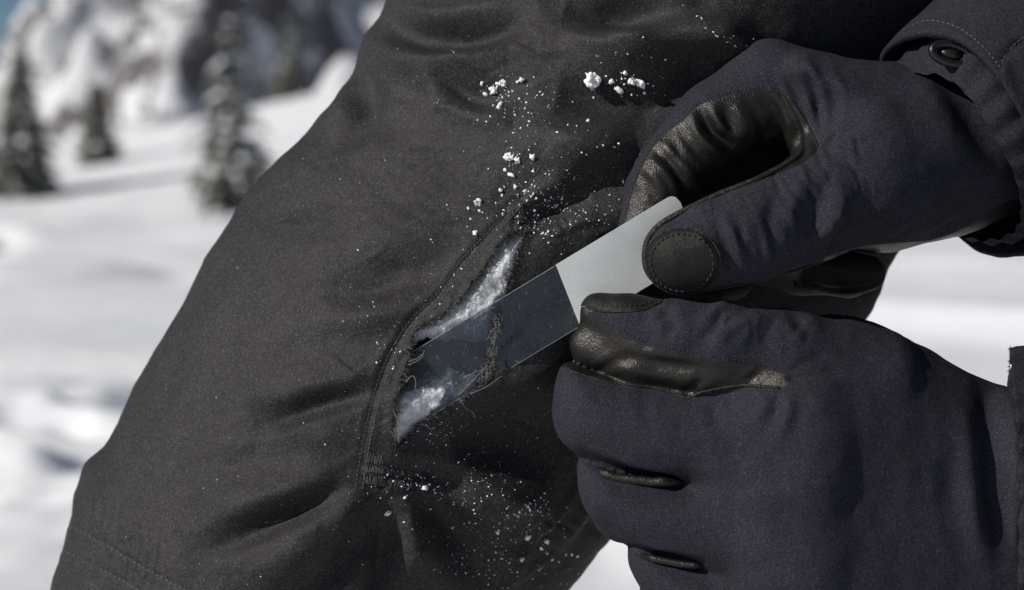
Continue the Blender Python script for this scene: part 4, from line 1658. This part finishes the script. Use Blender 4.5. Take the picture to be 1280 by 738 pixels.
c1 = ramp_node(nt, nl, n1, [(0.3, (0.60, 0.615, 0.605)), (0.7, (0.69, 0.705, 0.685))])
c2 = ramp_node(nt, nl, n2, [(0.3, (0.88, 0.90, 0.93)), (0.7, (1.04, 1.04, 1.02))])
nl.new(mixc(nt, nl, 1, c1, c2, 'MULTIPLY'), bs.inputs['Base Color'])
bs.inputs['Roughness'].default_value = 0.42
bs.inputs['Specular IOR Level'].default_value = 0.45
nl.new(bump_node(nt, nl, n1, 0.2, 0.0002), bs.inputs['Normal'])
M_PAPER = m
film = strip_mesh(-20, 241, 0.0, 1.0, 0.0, 0.012, 0, 'clear_film', M_FILM, 90)
film['label'] = 'smoky clear film reaching into the tear'
paper = strip_mesh(-176, 0, -0.012, 1.012, -0.025, 0.02, 14, 'backing_paper', M_PAPER, 60)
paper['label'] = 'pale grey backing with rounded corners'
# bright cut edges of the film
m = plain('film_edge', (0.30, 0.32, 0.34), 0.3)
mb = MB()
for w in (0.0, 1.0):
    q = []
    for t in np.linspace(0, 241, 60):
        c = ORG + DIRS * t + ACR * w
        q.append(P(c[0], c[1], strip_depth(t, w) + 0.006))
    mb.tube(q, 0.008, 5)
    V = to_world(mb.verts()) - sp0
    o = link('film_edge', V, mb.f, m, strip, world=False)
    mb = MB()

# ------------------------------------------------------------------ snow on the cloth
def crumb(px, py, r_px, seed, sub=2, embed=0.35):
    r = random.Random(seed)
    p, n = on(LEG_BVH, px, py)
    R = r_px * K(p[1])
    V, F = ico_blob(r, R * r.uniform(0.85, 1.2), R * r.uniform(0.8, 1.1), R * r.uniform(0.75, 1.05), sub, 0.75 if sub > 1 else 0.9)
    V = V * np.array((1, 1, 1)) + V[:, [1, 2, 0]] * r.uniform(-0.45, 0.45)
    return V, F, p + n * R * embed


BIG = [(742, 99, 10, 'largest snow clump on the trouser leg, alone above the upper glove tip'), (790, 101, 4.6, 'flat snow crumb right of the largest clump'), (782, 91, 4, None),
       (773, 112, 4.5, None), (800, 104, 5, None), (764, 102, 4, None), (653, 100, 4, 'single crumb above the upper left cluster'), (625, 134, 4.5, 'lowest crumb of the upper left cluster'),
       (617, 113, 5, 'middle crumb of the upper left cluster'), (629, 104, 5, 'top crumb of the upper left cluster'), (636, 197, 5, 'left crumb of the cluster above the tear'),
       (666, 196, 4.5, None), (648, 200, 4, None), (598, 254, 4.8, 'crumb alone left of the seam above the tear'), (594, 292, 4, None), (487, 641, 4.5, 'crumb below the end of the tear'),
       (531, 611, 3.8, None), (645, 234, 3.6, None), (626, 238, 3.2, None), (640, 219, 3.4, None), (660, 670, 4.5, None), (682, 676, 4, None), (652, 699, 3.6, None), (622, 664, 4.0, None)]
SMALL = ['tiny snow crumb just above the flat crumb beside the largest clump', 'snow crumb below and between the largest clump and its flat neighbour', 'rightmost crumb of the row beside the largest clump',
         'crumb touching the right side of the largest snow clump', 'right crumb of the cluster above the tear', 'middle crumb of the cluster above the tear', 'crumb beside the seam just left of the top of the tear',
         'crumb right of the worn stitching below the tear', 'lowest crumb of the trail above the tear', 'crumb low on the left of the trail above the tear', 'crumb in the middle of the trail above the tear',
         'crumb on the lower seam near the lower glove', 'crumb right of the lower seam below the lower glove finger', 'crumb near the bottom edge left of the lower seam', 'elongated crumb above the lower seam among the fine dusting']
GRP = 'snow crumbs on the trouser leg'
for i, (x, y, r_, lab) in enumerate(BIG):
    big = r_ > 4.55
    r_ *= 0.85
    V, F, c = crumb(x, y, r_, 100 + i, 3 if big else 2)
    mbc = MB()
    W0 = to_world(np.array([c]))[0]
    mbc.add(V, F)
    if big:
        rr_ = random.Random(i)
        for k in range(7):
            a = rr_.uniform(0, 6.28)
            v2, f2_ = ico_blob(rr_, *(r_ * K(0) * rr_.uniform(0.35, 0.6),) * 3, 2, 0.5)
            mbc.add(v2 + np.array((math.cos(a), -0.4 * rr_.random(), math.sin(a))) * r_ * K(0) * 0.72, f2_)
    o = link('snow_clump', to_world(mbc.verts() + c) - W0, mbc.f, M_SNOWCRUMB, None, world=False)
    o.location = W0
    if lab is None:
        lab = SMALL.pop(0)
    tag(o, lab, 'snow', GRP)

mb = MB()
seed = 0


def dust(cx, cy, sx_, sy_, n, rmin, rmax, ang=0.0):
    global seed
    ca, sa = math.cos(ang), math.sin(ang)
    for _ in range(int(n * 0.75)):
        a, b = random.gauss(0, sx_), random.gauss(0, sy_)
        x, y = cx + a * ca - b * sa, cy + a * sa + b * ca
        if not (20 < x < 1250 and -10 < y < 760):
            continue
        r_ = rmin + (rmax - rmin) * random.random() ** 3
        seed += 1
        o = Vector((0, -FOCUS, 0))
        hit = LEG_BVH.ray_cast(o, (Vector(P(x, y, 0)) - o).normalized())
        if hit[0] is None:
            continue
        V, F, c = crumb(x, y, r_, seed, 1, 0.12)
        mb.add(V + c, F)


dust(620, 118, 17, 12, 42, 0.6, 3.6)
dust(672, 118, 22, 12, 26, 0.5, 2.6)
dust(655, 145, 30, 20, 60, 0.4, 1.6)
dust(645, 205, 14, 22, 45, 0.4, 2.6)
dust(672, 262, 26, 24, 170, 0.4, 2.0)
dust(690, 275, 34, 18, 90, 0.4, 1.6)
dust(720, 235, 40, 45, 170, 0.35, 1.6)
dust(600, 262, 12, 14, 22, 0.5, 2.4)
dust(785, 105, 24, 8, 44, 0.4, 2.4)
dust(800, 70, 50, 25, 30, 0.4, 1.6)
dust(900, 40, 30, 7, 42, 0.4, 1.5, 0.55)
dust(570, 350, 55, 60, 80, 0.35, 1.4)
dust(480, 430, 18, 30, 40, 0.4, 1.8)
dust(515, 600, 22, 10, 75, 0.4, 2.0)
dust(560, 620, 60, 30, 170, 0.3, 1.2)
dust(630, 655, 36, 26, 130, 0.3, 1.4)
dust(610, 705, 40, 24, 170, 0.3, 1.3)
dust(690, 690, 26, 36, 60, 0.6, 2.6)
dust(655, 640, 22, 5, 90, 0.4, 1.8, -0.5)
dust(640, 560, 70, 40, 100, 0.3, 1.0)
dust(560, 540, 22, 14, 60, 0.35, 1.3)
dust(420, 420, 160, 160, 130, 0.3, 0.9)
dust(300, 560, 120, 110, 45, 0.3, 1.2)
dust(560, 150, 90, 90, 90, 0.3, 1.0)
dust(760, 440, 60, 60, 90, 0.3, 1.2)
dust_o = mb.build('snow_dusting', M_SNOWCRUMB)
tag(dust_o, 'fine snow grains dusted over the black trouser leg', 'snow', kind='stuff')

# ------------------------------------------------------------------ unseen rest of the person, above right of frame, added to shade the leg
fld = Field((16, -40, -62), (75, 45, 92), 1.3)


def cp(pts, k=3.0):
    r = None
    for p_, q_ in zip(pts[:-1], pts[1:]):
        d_ = fld.cone(p_[:3], q_[:3], p_[3], q_[3])
        r = d_ if r is None else smin(r, d_, k)
    return r


body = cp([(28, 14, 30, 14), (33, 10, 52, 15), (36, 4, 76, 17)], 4)
body = smin(body, cp([(36, 28, 80, 9), (36, -18, 80, 9)]), 5)
armR = cp([(36, 26, 80, 9), (40, 16, 45, 7.5), (29, 8, 20, 7)], 3)
armL = cp([(36, -18, 80, 9), (50, -16, 40, 7.5), (41, -2, -4, 6.5)], 3)
fld.F = smin(body, smin(armR, armL, 1), 3)
v_, q_ = fld.mesh()
t_ = tris(q_)
v_ = smooth_verts(v_, t_, 2)
nn = vert_normals(v_, t_)
if ((v_ - v_.mean(0)) * nn).sum() < 0:
    t_ = t_[:, ::-1]
    nn = -nn
v_ = v_ + nn * (0.9 * fbm(v_ * 0.12, 3))[:, None]
link('jacket', v_, t_, M_SLEEVE, person)
fld = Field((12, -10, -66), (60, 50, 46), 1.3)
hips = cp([(21, 10, 20, 9.5), (28, 16, 28, 13), (30, 24, 26, 12)], 4)
fld.F = smin(hips, cp([(31, 26, 24, 11), (38, 28, -14, 8.5), (42, 30, -60, 7)], 3), 4)
v_, q_ = fld.mesh()
t_ = tris(q_)
v_ = smooth_verts(v_, t_, 2)
nn = vert_normals(v_, t_)
if ((v_ - v_.mean(0)) * nn).sum() < 0:
    t_ = t_[:, ::-1]
    nn = -nn
v_ = v_ + nn * (0.6 * fbm(v_ * 0.15 + 3, 3))[:, None]
link('trouser_seat', v_, t_, M_TROUSER, person)

for o in bpy.data.objects:
    if '_rooted' in o:
        del o['_rooted']
